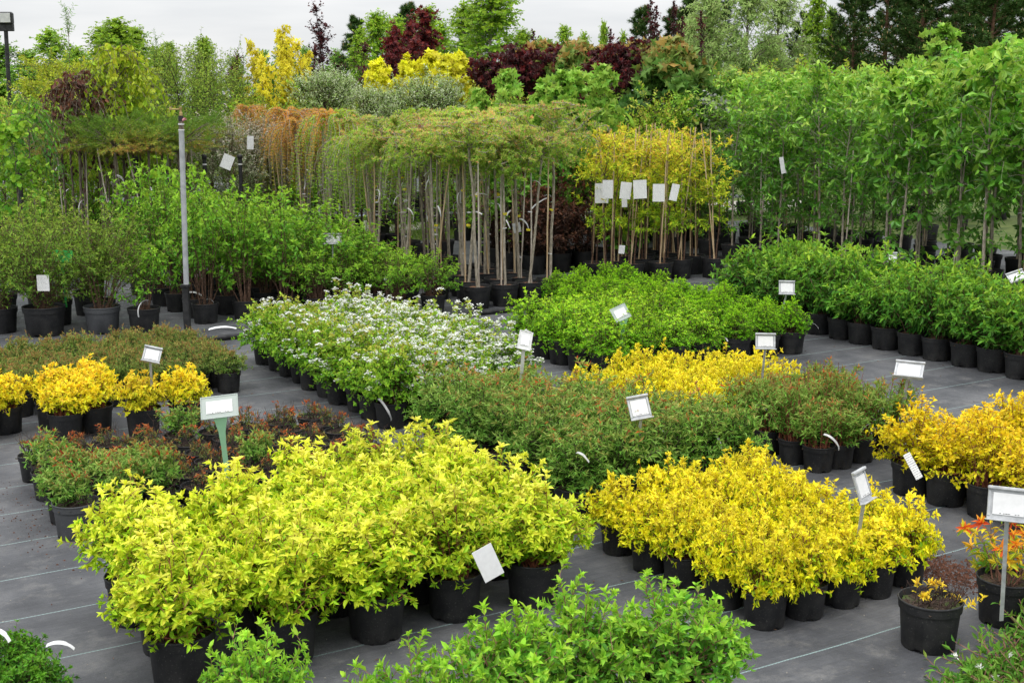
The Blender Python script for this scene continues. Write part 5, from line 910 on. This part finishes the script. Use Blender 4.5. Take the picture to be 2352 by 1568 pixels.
# ------------------------------------------------------------------ litter, weeds, spilled soil
def litter(name, label, cat, n, area, m, seed, size=(.01, .035), w=(.002, .008), z=.004, clump=None):
    A = Acc(seed); g = A.rng
    if clump: q = np.stack([g.normal(clump[0], clump[2], n), g.normal(clump[1], clump[3], n)], 1)
    else: q = np.stack([g.uniform(area[0], area[1], n), g.uniform(area[2], area[3], n)], 1)
    P = np.array([W(*a) for a in q]); P[:, 2] = z+g.random(n)*.004; az = g.uniform(0, 6.28, n)
    A.leaves(P, np.stack([np.cos(az), np.sin(az), g.normal(0, .12, n)], -1), np.array([0, 0, 1])+g.normal(0, .25, (n, 3)), g.uniform(*size, n), g.uniform(*w, n), g.random(n), 'leaf')
    return tag(part(name, A.mesh(name, m)), label, cat, kind='stuff')
M['drywood'] = noisy('dry_brown_litter', (.10, .05, .028), (.32, .18, .10), 30, .9); M['crumb'] = noisy('red_brown_crumbs', (.035, .016, .010), (.15, .065, .04), 60, .95)
litter('leaf_litter', 'dry brown leaf and twig scraps scattered on the black fabric', 'litter', 420, (0, 9.3, 3., 13), M['drywood'], 61)
litter('bark_crumbs', 'fine pale crumbs scattered over the black fabric', 'litter', 1500, (0, 9.3, 3., 10), noisy('pale_crumbs', (.2, .17, .13), (.4, .36, .3), 60, .9), 62, (.004, .011), (.003, .007))
def crumbs(name, label, n, c, seed, r=(.003, .012)):
    A = Acc(seed); g = A.rng; q = np.stack([g.normal(c[0], c[2], n), g.normal(c[1], c[3], n)], 1); P = np.array([W(*a) for a in q]); s = r[0]+(r[1]-r[0])*g.random(n)**3
    base = np.array([(1, 0, 0), (-1, 0, 0), (0, 1, 0), (0, -1, 0), (0, 0, 1), (0, 0, -1)], float); F = np.array([(0, 2, 4), (2, 1, 4), (1, 3, 4), (3, 0, 4), (2, 0, 5), (1, 2, 5), (3, 1, 5), (0, 3, 5)])
    V = P[:, None]+(base[None]*(1+g.normal(0, .25, (n, 6, 1))))*s[:, None, None]; A.raw(V, None, F[None]+(np.arange(n)*6)[:, None, None]); return tag(part(name, A.mesh(name, M['crumb'])), label, 'soil', kind='stuff')
crumbs('spilled_soil', 'spilled red-brown potting soil on the fabric right of the golden spireas', 2600, (5.12, 4.18, .10, .17), 63)
crumbs('spilled_soil', 'dark soil crumbs washed out around the russet pots', 260, (1.2, 7.5, .1, .6), 64, (.002, .008))
# weeds in the bottom right corner
A = Acc(71); S = Acc(72); Fz = Acc(73); g = A.rng
R0 = []
while len(R0) < 74:
    u_, v_ = g.uniform(4.0, 5.1), g.uniform(2.9, 3.62)
    if v_ < 3.24+.24*(u_-4.05)+g.normal(0, .02) and not (u_-4.34)**2+(v_-3.6)**2 < .06: R0.append(W(u_, v_))
R0 = np.array(R0); n = len(R0); kk = 11; az = g.uniform(0, 6.28, (n, kk)); e = g.uniform(.08, .75, (n, kk)); D = np.stack([np.cos(az)*np.cos(e), np.sin(az)*np.cos(e), np.sin(e)], -1); L = g.uniform(.06, .13, (n, kk))
t_ = R0[:, None]+D*L[..., None]; b_ = np.repeat(R0[:, None], kk, 1); A.leaves(b_+D*.01, D, np.array([0, 0, 1])+g.normal(0, .3, D.shape), L, L*g.uniform(.2, .34, L.shape), g.random(L.shape)*.85, 'leaf')
st = b_.reshape(-1, 3)[::2]; low_ = np.clip((st[:, 0]-1.75)/.5, .12, 1); h_ = g.uniform(.06, .24, len(st))*low_; tp_ = st+np.stack([g.normal(0, .09, len(st)), g.normal(0, .09, len(st)), h_], -1); S.tubes(np.stack([st, (st+tp_)/2+g.normal(0, .02, st.shape), tp_], 1), np.repeat(np.array([[.003, .0025, .002]]), len(st), 0), 4)
along(A, st, (st+tp_)/2, tp_, 9, .2, 1, (70, 40), .045, .4, lambda P, s, g: g.random(s.shape)*.9, 'leaf')
w_ = part('weeds', A.mesh('weeds', M['weed'])); tag(w_, 'dandelions and mixed green weeds in the bottom right corner', 'weeds', kind='stuff'); w2 = part('weed_stalks', S.mesh('weed_stalks', M['pinkstem'])); w2.parent = w_
tf = tp_[:9]; Fz.leaves(np.repeat(tf[:, None], 16, 1)+g.normal(0, .004, (9, 16, 3)), g.normal(0, 1, (9, 16, 3))+np.array([0, 0, 1.2]), g.normal(0, 1, (9, 16, 3)), .018, .006, g.random((9, 16)), 'dia'); w3 = part('seed_heads', Fz.mesh('seed_heads', M['petal'])); w3.parent = w_
